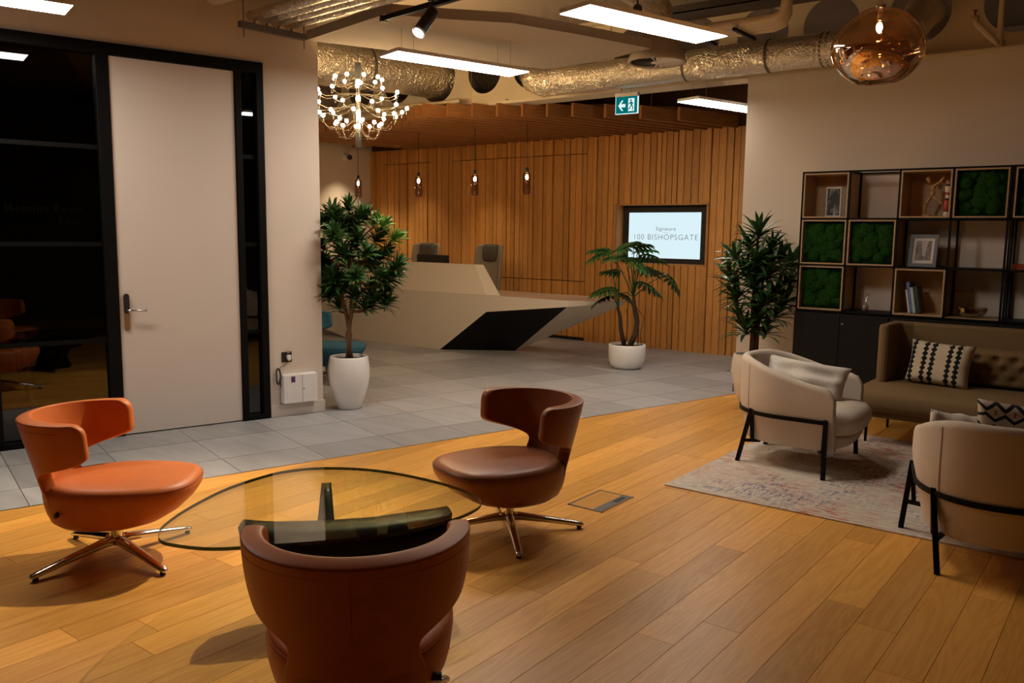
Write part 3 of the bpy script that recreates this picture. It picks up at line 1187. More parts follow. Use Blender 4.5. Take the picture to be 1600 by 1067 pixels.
obj('seat_cushion', soft_box(-.01, SW - .02, -.93, -.12, .272, .425, .05, .012), 'sofa_fabric', sf, True)
m = MB()
m.prism([(.07, 0), (.07, -.42), (.085, -.445), (.13, -.445), (.145, -.42), (.17, -.13), (.25, -.09), (SW - .18, -.09), (SW - .10, -.13), (SW - .075, -.42), (SW - .06, -.445), (SW - .015, -.445), (SW, -.42), (SW, 0)], .27, .885)
obj('winged_back', m, 'sofa_fabric', sf, bv=.022)
# buttoned back cushion: one sheet dimpled at each button
btn = []
for r_, zz in enumerate((.50, .575, .65)):
    for k in range(18):
        bxp = .62 + k * .125 + (.0625 if r_ % 2 else 0)
        if bxp < SW - .2:
            btn.append((bxp, zz))
m = MB(); nx, nz = 110, 22; vs = []; fs = []
bx0_, bx1_, bz0_, bz1_ = .56, SW - .12, .42, .725
for i in range(nz + 1):
    for j in range(nx + 1):
        x_ = bx0_ + (bx1_ - bx0_) * j / nx; z_ = bz0_ + (bz1_ - bz0_) * i / nz
        ed = min(1, min(i, nz - i) / 3, min(j, nx - j) / 3)
        y_ = -.10 - .085 * ed ** .5
        for (bx_, bz_) in btn:
            d2 = (x_ - bx_) ** 2 + (z_ - bz_) ** 2
            if d2 < .01:
                y_ += .036 * math.exp(-d2 / .0007)
        vs.append((x_, y_, z_))
for i in range(nz):
    for j in range(nx):
        fs.append((i * (nx + 1) + j, i * (nx + 1) + j + 1, (i + 1) * (nx + 1) + j + 1, (i + 1) * (nx + 1) + j))
m.add(vs, fs)
m.add([(bx0_, -.10, bz0_), (bx1_, -.10, bz0_), (bx1_, -.10, bz1_), (bx0_, -.10, bz1_)], [(3, 2, 1, 0)])
bc = obj('back_cushion', m, 'sofa_fabric', sf, True, label='deep buttoned back cushion')
for bx_, bz_ in btn:
    m = MB(); m.ball((bx_, -.156, bz_), .010, 8, 4, (1, .5, 1)); obj('button', m, 'sofa_fabric', bc, True)

cushion('cream cushion with black zigzag columns leaning in the sofa corner', 'diamond_column_print', (-1.295, 7.165, .60), (R(-16), R(2), R(-8)), .47, .34, .15, .2, 3)
cushion('crumpled pale linen cushion in the armchair by the tall plant', 'linen', (-1.94, 5.98, .545), (R(-18), R(4), R(-4)), .60, .30, .17, .6, 5)
cushion('pale linen cushion showing just over the back of the right-hand armchair', 'linen', (-.735, 4.53, .575), (R(14), R(4), R(15)), .24, .32, .13, .6, 9)
cushion('black and tan diamond zigzag cushion in the right-hand armchair', 'zigzag_print', (-.415, 4.475, .60), (R(14), R(2), R(13)), .46, .46, .12, .2, 11)

# ================================================================== RECEPTION DESK
dk = thing('reception_desk', 'long faceted white reception desk with black undercut and raised screen', 'desk', (0, 0, 0))
YF = 8.40
XE = -10.95
front = [(-9.47, 0.0), (-7.62, 0.0), (-6.82, .56), (-5.58, .70), (-5.555, .775), (XE, .775), (XE, .30)]
bk = [(-9.47, 9.05, 0.0), (-6.79, 8.985, 0.0)]
tip = (-5.02, 8.82, .775); tipl = (-5.06, 8.84, .735)
m = MB()
F = [(x_, YF, z_) for x_, z_ in front]
m.add(F, [tuple(range(len(F)))])
obj('front_panel', m, 'desk_white', dk)
m = MB()
m.add([(-7.62, YF, 0), (-6.82, YF, .56), (-5.58, YF, .70), (-6.79, 8.985, 0)], [(0, 3, 1), (1, 3, 2)])
obj('undercut_panel', m, 'desk_black', dk, label='black faceted undercut')
m = MB()
m.add([(-5.58, YF, .70), tipl, (-6.79, 8.985, 0)], [(0, 2, 1)])
m.add([(-5.58, YF, .70), (-5.555, YF, .775), tip, tipl], [(0, 3, 2, 1)])
m.add([(-6.79, 8.985, 0), tipl, (-5.6, 9.25, .735), (-7.2, 9.25, 0)], [(0, 3, 2, 1)])
m.add([tipl, tip, (-5.6, 9.25, .775), (-5.6, 9.25, .735)], [(0, 3, 2, 1)])
obj('end_facet', m, 'desk_white', dk, label='pale faceted underside of the cantilevered end')
m = MB()
m.add([(XE, YF, .30), (-9.47, YF, 0), (-9.47, 9.25, 0), (XE, 9.25, .30)], [(0, 3, 2, 1)])
m.box(-9.6, -7.5, YF + .06, YF + .3, 0.0, .03)
obj('left_undercut', m, 'desk_black', dk)
m = MB()
m.add([(XE, YF, .775), (-5.555, YF, .775), tip, (-5.6, 9.25, .775), (XE, 9.25, .775)], [(0, 1, 2, 3, 4)])
m.add([(XE, 9.25, .735), (XE, 9.25, .775), (-5.6, 9.25, .775), (-5.6, 9.25, .735)], [(0, 1, 2, 3)])
m.add([(XE, YF + .01, .735), (-5.6, YF + .01, .735), (-5.2, 8.82, .735), (-5.6, 9.25, .735), (XE, 9.25, .735)], [(4, 3, 2, 1, 0)])
obj('counter', m, 'desk_counter', dk, label='pale wooden counter surface')
m = MB()
m.add([(XE, 8.405, .776), (-6.83, 8.405, .776), (-7.215, 8.64, 1.148), (XE, 8.64, 1.148),
       (XE, 8.60, .776), (-6.66, 8.48, .776), (-7.12, 8.70, 1.148), (XE, 8.72, 1.148)],
      [(0, 1, 2, 3), (1, 5, 6, 2), (3, 2, 6, 7), (5, 4, 7, 6), (4, 0, 3, 7), (0, 4, 5, 1)])
obj('raised_screen', m, 'desk_white', dk, label='cream raised screen leaning back')
m = MB(); m.box(-10.9, -10.2, 8.9, 9.2, 0.31, .735); m.box(-8.6, -7.6, 8.8, 9.2, 0, .735)
obj('pedestal', m, 'desk_black', dk)


def task_chair(label, loc, rz):
    t_ = thing('reception_chair', label, 'chair', loc, rz, 'high-backed chairs behind the reception desk')
    m = MB(); rg = []
    for z, w_, y_ in ((.50, .19, .0), (.54, .24, .01), (.75, .26, .03), (1.0, .275, .05), (1.25, .275, .075), (1.37, .265, .09), (1.395, .24, .095)):
        ring = []
        for px, py in sell(w_, .035, 24, 5):
            ring.append((px, y_ + py + .09 * (abs(px) / .27) ** 3 * -1, z))
        rg.append(ring)
    m.rings(rg); obj('backrest', m, 'taupe_fabric', t_, True)
    m = MB(); rg = []
    for z, w_, d_ in ((1.165, .11, .02), (1.18, .135, .035), (1.27, .15, .045), (1.36, .152, .045), (1.395, .145, .035), (1.405, .12, .02)):
        rg.append([(px, .015 + (z - 1.2) * .1 + py, z) for px, py in sell(w_, d_, 24, 4)])
    m.rings(rg); obj('headrest', m, 'headrest_fabric', t_, True, label='dark grey head cushion')
    obj('seat', soft_box(-.26, .26, -.48, .02, .40, .50, .04), 'taupe_fabric', t_, True)
    for sg in (-1, 1):
        m = MB(); m.tube([(sg * .27, -.02, .46), (sg * .31, -.06, .66), (sg * .31, -.32, .68), (sg * .27, -.36, .46)], .018, 8); obj('armrest', m, 'black_satin', t_, True)
    m = MB(); m.lathe([(.03, .09), (.03, .30), (.06, .40)], 14, (0, -.22)); obj('column', m, 'steel', t_, True)
    for k in range(5):
        a = 2 * PI * k / 5
        m = MB(); m.tube([(0, -.22, .09), (.3 * math.cos(a), -.22 + .3 * math.sin(a), .06)], [.025, .015], 8); lg = obj('leg', m, 'steel', t_, True)
        m = MB(); m.ball((.3 * math.cos(a), -.22 + .3 * math.sin(a), .03), .03, 8, 6); obj('castor', m, 'black_satin', lg, True)
    return t_


task_chair('left high-backed taupe chair behind the desk, partly behind the monitor', (-8.95, 9.55, 0), R(0))
task_chair('right high-backed taupe chair behind the desk, clear of the monitor', (-7.71, 9.55, 0), R(-8))
mo = thing('monitor', 'black computer monitor seen over the desk screen', 'monitor', (-8.35, 9.05, .775), R(-4))
m = MB(); m.box(-.33, .33, -.012, .012, .10, .47); obj('panel', m, 'black_satin', mo, bv=.006)
m = MB(); m.box(-.03, .03, -.012 + .03, .045, .01, .30); obj('stand', m, 'black_satin', mo)
m = MB(); m.box(-.12, .12, -.07, .12, 0, .012); obj('foot', m, 'black_satin', mo)

# ================================================================== WALL SCREEN
tv = thing('wall_screen', 'lit display screen set into the slatted wall behind the split-leaf plant', 'screen', (0, 0, 0))
YS = YB + .135
m = MB(); m.box(rx0 + .03, rx1 - .02, YS, YS + .05, rz0 + .02, rz1 - .02); obj('housing', m, 'tag_black', tv)
sx0, sx1, sz0, sz1 = -6.055, -4.955, 1.245, 1.875
m = MB(); m.box(sx0, sx1, YS - .004, YS, sz0, sz1); sc_ = obj('display', m, 'screen_glow', tv, label='pale blue lit display')
cxs = (sx0 + sx1) / 2
for body, sz_, wd, z in (('100 BISHOPSGATE', .1, .97, 1.500), ('Signature', .08, .30, 1.628)):
    me = text_mesh(body, sz_, wd, font_off=-.0016 if wd > .5 else -.0004)
    me.materials.append(MATS['screen_ink'])
    xs = [v_.co.x for v_ in me.vertices]
    for v_ in me.vertices:
        v_.co.x -= (max(xs) + min(xs)) / 2
    o = link('lettering', me, sc_)
    o.matrix_local = Matrix.Translation((cxs + .03, YS - .0055, z)) @ Matrix.Rotation(PI / 2, 4, 'X')
m = MB(); m.box(cxs - .01, cxs + .07, YS - .0055, YS - .004, 1.596, 1.599); obj('rule', m, 'screen_ink', sc_)

# ================================================================== PLANTS
RIGHT = Vector((math.cos(YAW), math.sin(YAW), 0)); DEEP = Vector((-math.sin(YAW), math.cos(YAW), 0))


def blade(mb, base, d_, L, W, droop, side=None, seg=4):
    """one narrow folded leaf bending down towards its tip"""
    d_ = Vector(d_).normalized()
    sd = d_.cross(Vector((0, 0, 1)))
    if sd.length < .05:
        sd = Vector((1, 0, 0))
    sd.normalize()
    p = Vector(base); vs = []; fs = []
    step = L / seg; cur = d_.copy()
    wprof = [.25, .85, 1.0, .7, .0][:seg + 1] if seg == 4 else [.3, 1.0, .8, 0]
    for i in range(seg + 1):
        nrm = sd.cross(cur).normalized()
        wv = W / 2 * wprof[i]
        vs += [tuple(p + sd * wv + nrm * wv * .35), tuple(p), tuple(p - sd * wv + nrm * wv * .35)]
        p = p + cur * step
        cur = (cur + Vector((0, 0, -droop / seg))).normalized()
    for i in range(seg):
        a = i * 3
        fs += [(a, a + 1, a + 4, a + 3), (a + 1, a + 2, a + 5, a + 4)]
    mb.add(vs, fs)


def tuft_mesh(seed, n, L, W, droop, mat, spread=1.0):
    r_ = random.Random(seed); m = MB()
    for i in range(n):
        a = i * 2.39996 + r_.random() * .5
        el = (.15 + 1.15 * (i / n)) * (1.0) + r_.uniform(-.15, .15)
        d_ = (math.cos(a) * math.cos(el) * spread, math.sin(a) * math.cos(el) * spread, math.sin(el))
        blade(m, (0, 0, -.05 + .05 * i / n), d_, L * r_.uniform(.75, 1.1), W * r_.uniform(.85, 1.1), droop * r_.uniform(.6, 1.3))
    return m.mesh('leaf_cluster', mat, True)


def ray(px, py):
    return CM.transposed() @ Vector(((px - 800) / FPX, (py - 533.5) / FPX, 1.0))


def at_plane(px, py, cen, depth=0.0):
    """point seen at a pixel on the upright plane through cen that faces the lens"""
    d_ = ray(px, py); o_ = Vector((0, 0, CAMH)); c_ = Vector((cen[0], cen[1], 0)) + DEEP * depth
    return o_ + d_ * (DEEP.dot(c_ - o_) / DEEP.dot(d_))


def tufted_plant(name, label, cen, tufts, meshes, trunk, bark_mat, pot_prof, pot_mat, soil_z, soil_r, crown_r, seed, young=()):
    t_ = thing(name, label, 'plant', (cen[0], cen[1], 0))
    m = MB(); m.lathe(pot_prof, 40, cap=False)
    po = obj('pot', m, pot_mat, t_, True)
    m = MB(); m.lathe([(soil_r, soil_z - .04), (soil_r, soil_z), (.001, soil_z + .01)], 24); obj('soil', m, 'soil', t_)
    r_ = random.Random(seed)
    ends = []
    for tr in trunk:
        m = MB()
        pts = [Vector(p) for p, _ in tr]; m.tube(pts, [q for _, q in tr], 9); obj('trunk', m, bark_mat, t_, True)
        ends += pts[1:]
    for i, (px, py, dp) in enumerate(tufts):
        p = at_plane(px, py, cen, dp) - Vector((cen[0], cen[1], 0))
        near = min(ends, key=lambda e_: (e_ - p).length + max(0, e_.z - p.z) * 2)
        m = MB(); mid = near.lerp(p, .5) + Vector((0, 0, -.03)); m.tube([near, mid, p - Vector((0, 0, .05))], [.010, .008, .006], 6)
        obj('branch', m, bark_mat, t_, True)
        me = meshes[i % (len(meshes) - 1)] if i not in young else meshes[-1]
        o = link('leaf_cluster', me, t_)
        o.location = p
        out_ = Vector((p.x, p.y, 0))
        tilt = min(.9, out_.length / crown_r * .8)
        ax = Vector((-out_.y, out_.x, 0)).normalized() if out_.length > .01 else Vector((1, 0, 0))
        o.rotation_mode = 'QUATERNION'
        o.rotation_quaternion = (Matrix.Rotation(tilt, 3, ax) @ Matrix.Rotation(r_.random() * 6.28, 3, 'Z')).to_quaternion()
        s_ = r_.uniform(.85, 1.12); o.scale = (s_, s_, s_)
    return t_


P1 = (-5.65, 5.03)
tm1 = [tuft_mesh(s_, 34, .165, .034, .55, 'leaf') for s_ in (1, 2, 3)] + [tuft_mesh(4, 26, .15, .032, .4, 'leaf_young')]
tf1 = [(545, 325, 0), (523, 333, .05), (570, 338, -.05), (508, 352, 0), (548, 350, .1), (585, 345, .05), (520, 372, .12), (558, 372, -.15), (590, 372, .1), (617, 372, 0), (505, 385, -.05),
       (535, 395, -.2), (572, 395, -.18), (602, 395, .05), (508, 412, .05), (545, 412, .2), (583, 415, .15), (618, 415, -.05), (520, 430, -.15), (556, 432, -.25), (595, 432, -.1), (508, 432, .1),
       (540, 447, .1), (578, 450, .18), (612, 432, .08), (525, 455, .0), (512, 458, -.1), (552, 460, -.05), (582, 470, -.05), (602, 472, .02), (570, 478, -.1), (530, 478, .1), (600, 350, -.08), (528, 350, -.12)]
_q = random.Random(21)
tf1 += [(548 + _q.uniform(-48, 55), _q.uniform(335, 470), _q.uniform(-.26, .2)) for _ in range(16)]
tufted_plant('potted_tree', 'bushy tree with narrow leaves in a tall white egg-shaped pot', P1, tf1, tm1,
             [[((0, 0, .44), .022), ((.01, .01, .65), .020), ((-.015, -.01, .85), .018), ((-.05, -.05, 1.05), .015), ((-.06, -.06, 1.25), .012), ((-.04, -.04, 1.55), .008)],
              [((.02, .012, .44), .020), ((.0, -.012, .66), .018), ((.03, .02, .86), .016), ((.08, .07, 1.05), .014), ((.09, .06, 1.3), .011), ((.03, .02, 1.7), .007)],
              [((.0, -.02, .44), .016), ((.015, .0, .68), .015), ((.01, .02, .90), .013), ((0, .05, 1.2), .010), ((.02, .03, 1.45), .008)]],
             'bark', [(.0, 0), (.095, 0), (.105, .008), (.135, .09), (.168, .20), (.183, .30), (.182, .38), (.170, .455), (.165, .466), (.156, .468), (.150, .46), (.152, .40), (.14, .38)],
             'ceramic', .435, .152, .36, 3, young=(5, 9, 32))

P3 = (-2.98, 7.64)
tm3 = [tuft_mesh(s_, 26, .25, .042, .75, 'leaf_deep', 1.25) for s_ in (11, 12, 13)] + [tuft_mesh(14, 18, .22, .036, .7, 'leaf_young', 1.1)]
tf3 = [(1186, 365, 0), (1170, 385, .05), (1205, 388, 0), (1150, 402, -.1), (1185, 405, -.15), (1218, 402, .05), (1233, 412, 0), (1140, 412, .05), (1165, 425, -.12), (1200, 428, -.15), (1228, 440, .0),
       (1145, 440, .05), (1180, 450, -.1), (1210, 458, 0), (1150, 465, 0), (1190, 475, -.12), (1225, 472, .05), (1155, 492, .05), (1185, 498, -.05), (1212, 492, .05), (1165, 515, 0), (1196, 518, .0), (1178, 430, .15), (1200, 410, .15)]
tufted_plant('potted_palm', 'dark tufted plant with drooping narrow leaves between wall corner and shelves', P3, tf3, tm3,
             [[((0, 0, .44), .030), ((.0, .01, .70), .028), ((-.01, 0, .95), .024), ((.0, 0, 1.2), .018), ((.0, .0, 1.6), .010)],
              [((.03, .015, .44), .022), ((.03, .02, .70), .020), ((.05, .03, .95), .016), ((.06, .03, 1.3), .010)]],
             'dark_bark', [(.0, 0), (.095, 0), (.105, .008), (.135, .09), (.168, .20), (.183, .30), (.182, .38), (.170, .455), (.165, .466), (.156, .468), (.150, .46), (.152, .40), (.14, .38)],
             'stone_pot', .435, .152, .42, 8, young=(7,))

# split-leaf plant in a low bowl
P2 = (-4.92, 8.70)
pt = thing('potted_philodendron', 'split-leaf plant on two bare stems in a low white bowl below the screen', 'plant', (P2[0], P2[1], 0))
m = MB(); m.lathe([(0, 0), (.14, 0), (.155, .005), (.190, .035), (.210, .09), (.218, .18), (.218, .275), (.212, .285), (.198, .285), (.195, .275), (.195, .22)], 40, cap=False); obj('bowl', m, 'ceramic', pt, True)
m = MB(); m.lathe([(.196, .20), (.196, .255), (.001, .262)], 28); obj('soil', m, 'soil', pt)
m = MB(); m.tube([(-.02, -.02, .24), (-.06, -.05, .45), (-.075, -.06, .62), (-.10, -.08, .72)], [.028, .026, .022, .015], 10); obj('stem', m, 'dark_bark', pt, True)
m = MB(); m.tube([(.02, .01, .24), (.075, .05, .40), (.09, .06, .55), (.06, .04, .72), (.05, .03, .86)], [.034, .032, .030, .026, .016], 10); obj('stem', m, 'dark_bark', pt, True)
for k, pts in enumerate([[(.06, .04, .75), (.16, .10, .60), (.12, .09, .40), (.14, .1, .27)], [(-.02, 0, .7), (.0, 0, .5), (-.03, .01, .26)], [(.08, .05, .66), (.11, .07, .45), (.10, .08, .26)]]):
    m = MB(); m.tube(pts, .004, 5); obj('aerial_root', m, 'dark_bark', pt, True)


def split_leaf(seed, L=.34):
    """lobed leaf: base at the origin, tip along +x, arching down"""
    r_ = random.Random(seed); m = MB()
    bend = lambda x_: -.35 * (x_ / L) ** 2 * L
    n = 9
    vs = []; fs = []
    for i in range(n + 1):
        x_ = L * i / n; wv = .062 * math.sin(PI * (i + .6) / (n + 1.2)) ** .7
        vs += [(x_, wv, bend(x_) + .008), (x_, 0, bend(x_)), (x_, -wv, bend(x_) + .008)]
    for i in range(n):
        a = i * 3; fs += [(a, a + 3, a + 4, a + 1), (a + 1, a + 4, a + 5, a + 2)]
    m.add(vs, fs)
    for sg in (1, -1):
        for k in range(7):
            x_ = L * (.04 + .125 * k)
            ang = R(118 - 14 * k) * sg
            ln = L * (.34 + .26 * math.sin(PI * (k + 1.2) / 8)) * r_.uniform(.88, 1.08)
            d_ = Vector((math.cos(ang), math.sin(ang), -.25 - .1 * (x_ / L)))
            blade(m, (x_, 0, bend(x_)), d_, ln, .047, .35)
    blade(m, (L * .9, 0, bend(L * .9)), (1, 0, -.75), L * .35, .04, .2)
    return m.mesh('leaf', 'leaf_deep', True)


sl = [split_leaf(1, .27), split_leaf(2, .24), split_leaf(3, .30)]
for i, (x0, y0, x1, y1, dp) in enumerate([(950, 392, 902, 414, 0), (952, 390, 925, 388, .12), (965, 392, 975, 374, .05), (1003, 398, 1050, 406, -.05), (996, 392, 1020, 386, .12), (985, 402, 1005, 420, -.25),
                                          (960, 450, 920, 457, -.08), (955, 462, 934, 474, .1), (998, 440, 1036, 462, -.08), (1040, 428, 1064, 466, .05), (968, 425, 945, 420, .2),
                                          (1000, 418, 1018, 424, .22), (975, 400, 950, 400, -.22), (968, 458, 985, 470, .2), (990, 385, 1000, 378, -.1)]):
    a = at_plane(x0, y0, P2, dp * .6) - Vector((*P2, 0)); b = at_plane(x1, y1, P2, dp * 1.2) - Vector((*P2, 0))
    d_ = b - a
    h_ = Vector((d_.x, d_.y, 0))
    if h_.length < .12:
        h_ = h_.normalized() * .12 + DEEP * dp * .6
    me = sl[i % 3]
    o = link('leaf', me, pt); o.location = a
    pitch = -math.atan2(d_.z + .04, max(.1, h_.length)) * .7
    o.rotation_euler = Matrix.Rotation(math.atan2(h_.y, h_.x), 3, 'Z').to_4x4().to_euler()
    o.rotation_euler = (Matrix.Rotation(math.atan2(h_.y, h_.x), 3, 'Z') @ Matrix.Rotation(pitch, 3, 'Y') @ Matrix.Rotation(rnd.uniform(-.3, .3), 3, 'X')).to_euler()
    root = Vector((.05, .03, .84)) if (x0 > 970 or i in (1, 5, 13)) else Vector((-.09, -.07, .71))
    mid = root.lerp(a, .5) + Vector((0, 0, .03))
    m = MB(); m.tube([root, mid, a], [.008, .006, .005], 6); st_ = obj('leaf_stalk', m, 'leaf_deep', pt, True)

# ================================================================== SHELVING
SX, SP, SY0, SY1 = -2.618, .4075, 7.73, 8.075
SZ = [.905, 1.3145, 1.724, 2.1335]
su = thing('shelving_unit', 'black steel grid shelving with oak boxes and green moss panels', 'shelving', (SX, SY0, 0))
su2 = thing('shelving_unit', 'black steel grid shelving unit cut by the right edge of the photo', 'shelving', (SX + 4 * SP + .022, SY0, 0))
D_ = SY1 - SY0
bw = .016


def grid(unit, nc):
    for i in range(nc + 1):
        for y_ in (bw / 2, D_ - bw / 2):
            m = MB(); xx = i * SP
            m.box(xx - bw / 2, xx + bw / 2, y_ - bw / 2, y_ + bw / 2, SZ[0] - .012, SZ[3] + .008); obj('post', m, 'black_metal', unit)
    for z in SZ:
        for y_ in (bw / 2, D_ - bw / 2):
            m = MB(); m.box(0, nc * SP, y_ - bw / 2, y_ + bw / 2, z - bw / 2, z + bw / 2); obj('rail', m, 'black_metal', unit)
        for i in range(nc + 1):
            m = MB(); xx = i * SP
            m.box(xx - bw / 2, xx + bw / 2, bw, D_ - bw, z - bw / 2, z + bw / 2); obj('cross_rail', m, 'black_metal', unit)


grid(su, 4); grid(su2, 3)
th = .012


def cell(c_, r_):
    """inner box of column c_ and row r_ counted from the top"""
    return c_ * SP + bw / 2 + .002, (c_ + 1) * SP - bw / 2 - .002, SZ[2 - r_] + bw / 2 + .001, SZ[3 - r_] - bw / 2 - .001


def oak_box(unit, c_, r_, closed=True):
    x0, x1, z0, z1 = cell(c_, r_)
    m = MB(); y0, y1 = -.004, D_ - .02
    m.box(x0, x1, y0, y1, z0, z0 + th); m.box(x0, x1, y0, y1, z1 - th, z1)
    m.box(x0, x0 + th, y0, y1, z0 + th, z1 - th); m.box(x1 - th, x1, y0, y1, z0 + th, z1 - th)
    b = obj('oak_box', m, 'oak_box', unit)
    if closed:
        m = MB(); m.box(x0 + th, x1 - th, y1 - .01, y1, z0 + th, z1 - th); obj('back_panel', m, 'oak_box', b)
    return b


def moss_panel(unit, c_, r_, seed):
    b = oak_box(unit, c_, r_, True)
    x0, x1, z0, z1 = cell(c_, r_)
    x0 += th; x1 -= th; z0 += th; z1 -= th
    q = random.Random(seed); m = MB()
    m.box(x0, x1, .055, .075, z0, z1)
    for k in range(46):
        r_0 = q.uniform(.028, .062); cx = q.uniform(x0 + r_0, x1 - r_0); cz = q.uniform(z0 + r_0, z1 - r_0)
        m.ball((cx, .052, cz), r_0, 12, 8, (1, q.uniform(.55, .8), 1))
    obj('moss', m, 'moss', b, True, label='bright green cushion moss')


oak_box(su, 0, 0); oak_box(su, 2, 0); oak_box(su, 2, 2)
moss_panel(su, 3, 0, 1); moss_panel(su, 0, 1, 2); moss_panel(su, 1, 1, 3); moss_panel(su, 0, 2, 4); moss_panel(su2, 0, 0, 5); moss_panel(su2, 1, 0, 6)
oak_box(su2, 1, 1)
for (c_, r_, unit) in ((1, 2, su), (0, 2, su2), (2, 1, su), (3, 1, su), (0, 1, su2)):
    x0, x1, z0, z1 = cell(c_, r_)
    m = MB(); m.box(x0, x1, 0.004, D_ - .004, z0 - .006, z0); obj('shelf', m, 'cabinet_black', unit)
for c_, r_ in ((3, 2),):
    x0, x1, z0, z1 = cell(c_, r_)
    m = MB(); m.box(x0, x1, 0.004, D_ - .004, z0 - .006, z0 + .004); obj('shelf', m, 'oak_box', su)

for k in range(4):
    lab = ['low black cabinet left of the sofa, under the moss panels', 'low black cabinet behind the left half of the sofa', 'low black cabinet behind the middle of the sofa', 'low black cabinet behind the right end of the sofa'][k]
    cb = thing('low_cabinet', lab, 'cabinet', (SX - .012 + k * (2 * SP + .004), SY0 - .02, 0), 0, 'low black cabinets under the shelving')
    m = MB(); m.box(0, 2 * SP, .02, D_ + .02, .05, .889); m.box(0, 2 * SP, .04, D_, 0, .05); obj('body', m, 'cabinet_black', cb)
    for j in range(2):
        m = MB(); m.box(j * SP + .002, (j + 1) * SP - .002, 0, .019, .055, .887); dr = obj('door', m, 'cabinet_black', cb, bv=.002)
        if j == 1:
            m = MB(); m.ball((j * SP + .028, -.006, .80), .011, 10, 6, (1, .6, 1)); obj('knob', m, 'steel', dr, True, label='small steel lock knob')


def put(c_, r_, fx, fy, unit_x=SX):
    x0, x1, z0, z1 = cell(c_, r_)
    return (unit_x + x0 + (x1 - x0) * fx, SY0 + D_ * fy, z0)


# things on the shelves
p = put(0, 0, .57, .42)
pc = thing('photo_book', 'white-edged book with a dark monochrome cover in the top left oak box', 'book', (p[0], p[1], p[2] + th), R(-6))
m = MB(); m.box(-.068, .068, 0, .006, 0, .265); obj('cover', m, 'paper', pc)
m = MB(); m.box(-.058, .058, -.002, 0, .012, .252); obj('cover_print', m, 'photo_print', pc)
m = MB(); m.box(-.064, .064, .006, .05, .003, .26); obj('pages', m, 'paper', pc)
p = put(0, 0, .83, .42)
m = MB()
for k in range(5):
    m.box(-.03 + k * .012, -.03 + k * .012 + .0105, 0, .15, 0, .262 - .003 * (k % 2))
o = obj('magazine_stack', m, 'grey_cover'); o.location = (p[0], p[1] - .02, p[2] + th)
tag(o, 'row of thin upright magazines beside the monochrome book', 'magazines')

# jointed wooden figure
p = put(2, 0, .56, .45)
mn = thing('mannequin', 'small jointed wooden figure lunging with one arm raised', 'figurine', (p[0], p[1], p[2] + th))
m = MB(); m.lathe([(.042, 0), (.042, .010), (.036, .016)], 20, (-.03, 0)); obj('base', m, 'mannequin_wood', mn, autos=40)
m = MB(); m.tube([(-.045, 0, .016), (-.035, 0, .10), (0, .008, .165)], .002, 6); obj('support_rod', m, 'steel', mn)


def limb(nm, pts, rad):
    for (a, b), (ra, rb) in zip(zip(pts, pts[1:]), zip(rad, rad[1:])):
        m = MB(); A, B_ = Vector(a), Vector(b)
        m.tube([A, A.lerp(B_, .12), A.lerp(B_, .5), A.lerp(B_, .88), B_], [ra * .5, ra, (ra + rb) / 2 * 1.1, rb, rb * .5], 9); obj(nm, m, 'mannequin_wood', mn, True)


limb('torso', [(-.005, 0, .172), (.0, 0, .215), (-.004, 0, .262)], [.016, .017, .024])
limb('head', [(-.028, 0, .285), (-.05, 0, .33)], [.013, .018])
limb('leg', [(-.01, 0, .17), (-.052, 0, .105), (-.056, 0, .03), (-.045, 0, .018)], [.012, .010, .008, .006])
limb('leg', [(.008, 0, .168), (.05, 0, .13), (.085, .0, .10)], [.011, .009, .006])
limb('arm', [(.005, .012, .255), (.045, .014, .29), (.075, .015, .335)], [.010, .009, .007])
limb('arm', [(.005, -.015, .252), (.05, -.022, .282), (.085, -.02, .325)], [.010, .009, .007])

p = put(2, 0, .885, .30)
tt = thing('painted_totem', 'turned totem in red, cream and black rings in the mannequin box', 'ornament', (p[0], p[1], p[2] + th))
zz = 0
for r0, r1, h_, mt in ((.026, .026, .040, 'cream_paint'), (.024, .024, .010, 'black_satin'), (.030, .027, .085, 'red_paint'), (.028, .024, .012, 'black_satin'), (.018, .020, .030, 'cream_paint'),
                       (.022, .020, .020, 'red_paint'), (.024, .026, .050, 'cream_paint'), (.018, .018, .022, 'black_satin'), (.020, .020, .008, 'cream_paint'), (.024, .023, .018, 'red_paint')):
    m = MB(); m.lathe([(r0 * .85, zz), (r0, zz + h_ * .15), (r1, zz + h_ * .85), (r1 * .85, zz + h_)], 20); obj('ring', m, mt, tt, autos=40); zz += h_

p = put(2, 1, .47, .28)
pf = thing('picture_frame', 'grey framed street photograph leaning on the middle shelf', 'picture frame', (p[0], p[1], p[2]), R(-4))
tilt = Matrix.Rotation(R(-10), 4, 'X')
fw, fh = .225, .275
m = MB()
for a in ((-fw / 2, fw / 2, 0, .028), (-fw / 2, fw / 2, fh - .028, fh), (-fw / 2, -fw / 2 + .028, .028, fh - .028), (fw / 2 - .028, fw / 2, .028, fh - .028)):
    m.box(a[0], a[1], -.008, .012, a[2], a[3])
o = obj('frame', m, 'frame_grey', pf); o.matrix_local = tilt
m = MB(); m.box(-fw / 2 + .026, fw / 2 - .026, .002, .010, .026, fh - .026); o = obj('mount', m, 'paper', pf); o.matrix_local = tilt
m = MB(); m.box(-fw / 2 + .05, fw / 2 - .05, .0005, .002, .055, fh - .055); o = obj('print', m, 'street_print', pf); o.matrix_local = tilt
m = MB(); m.bar((0, .045, .19), (0, .09, .002), .03, .004, (0, 1, 0)); obj('easel_leg', m, 'frame_grey', pf)

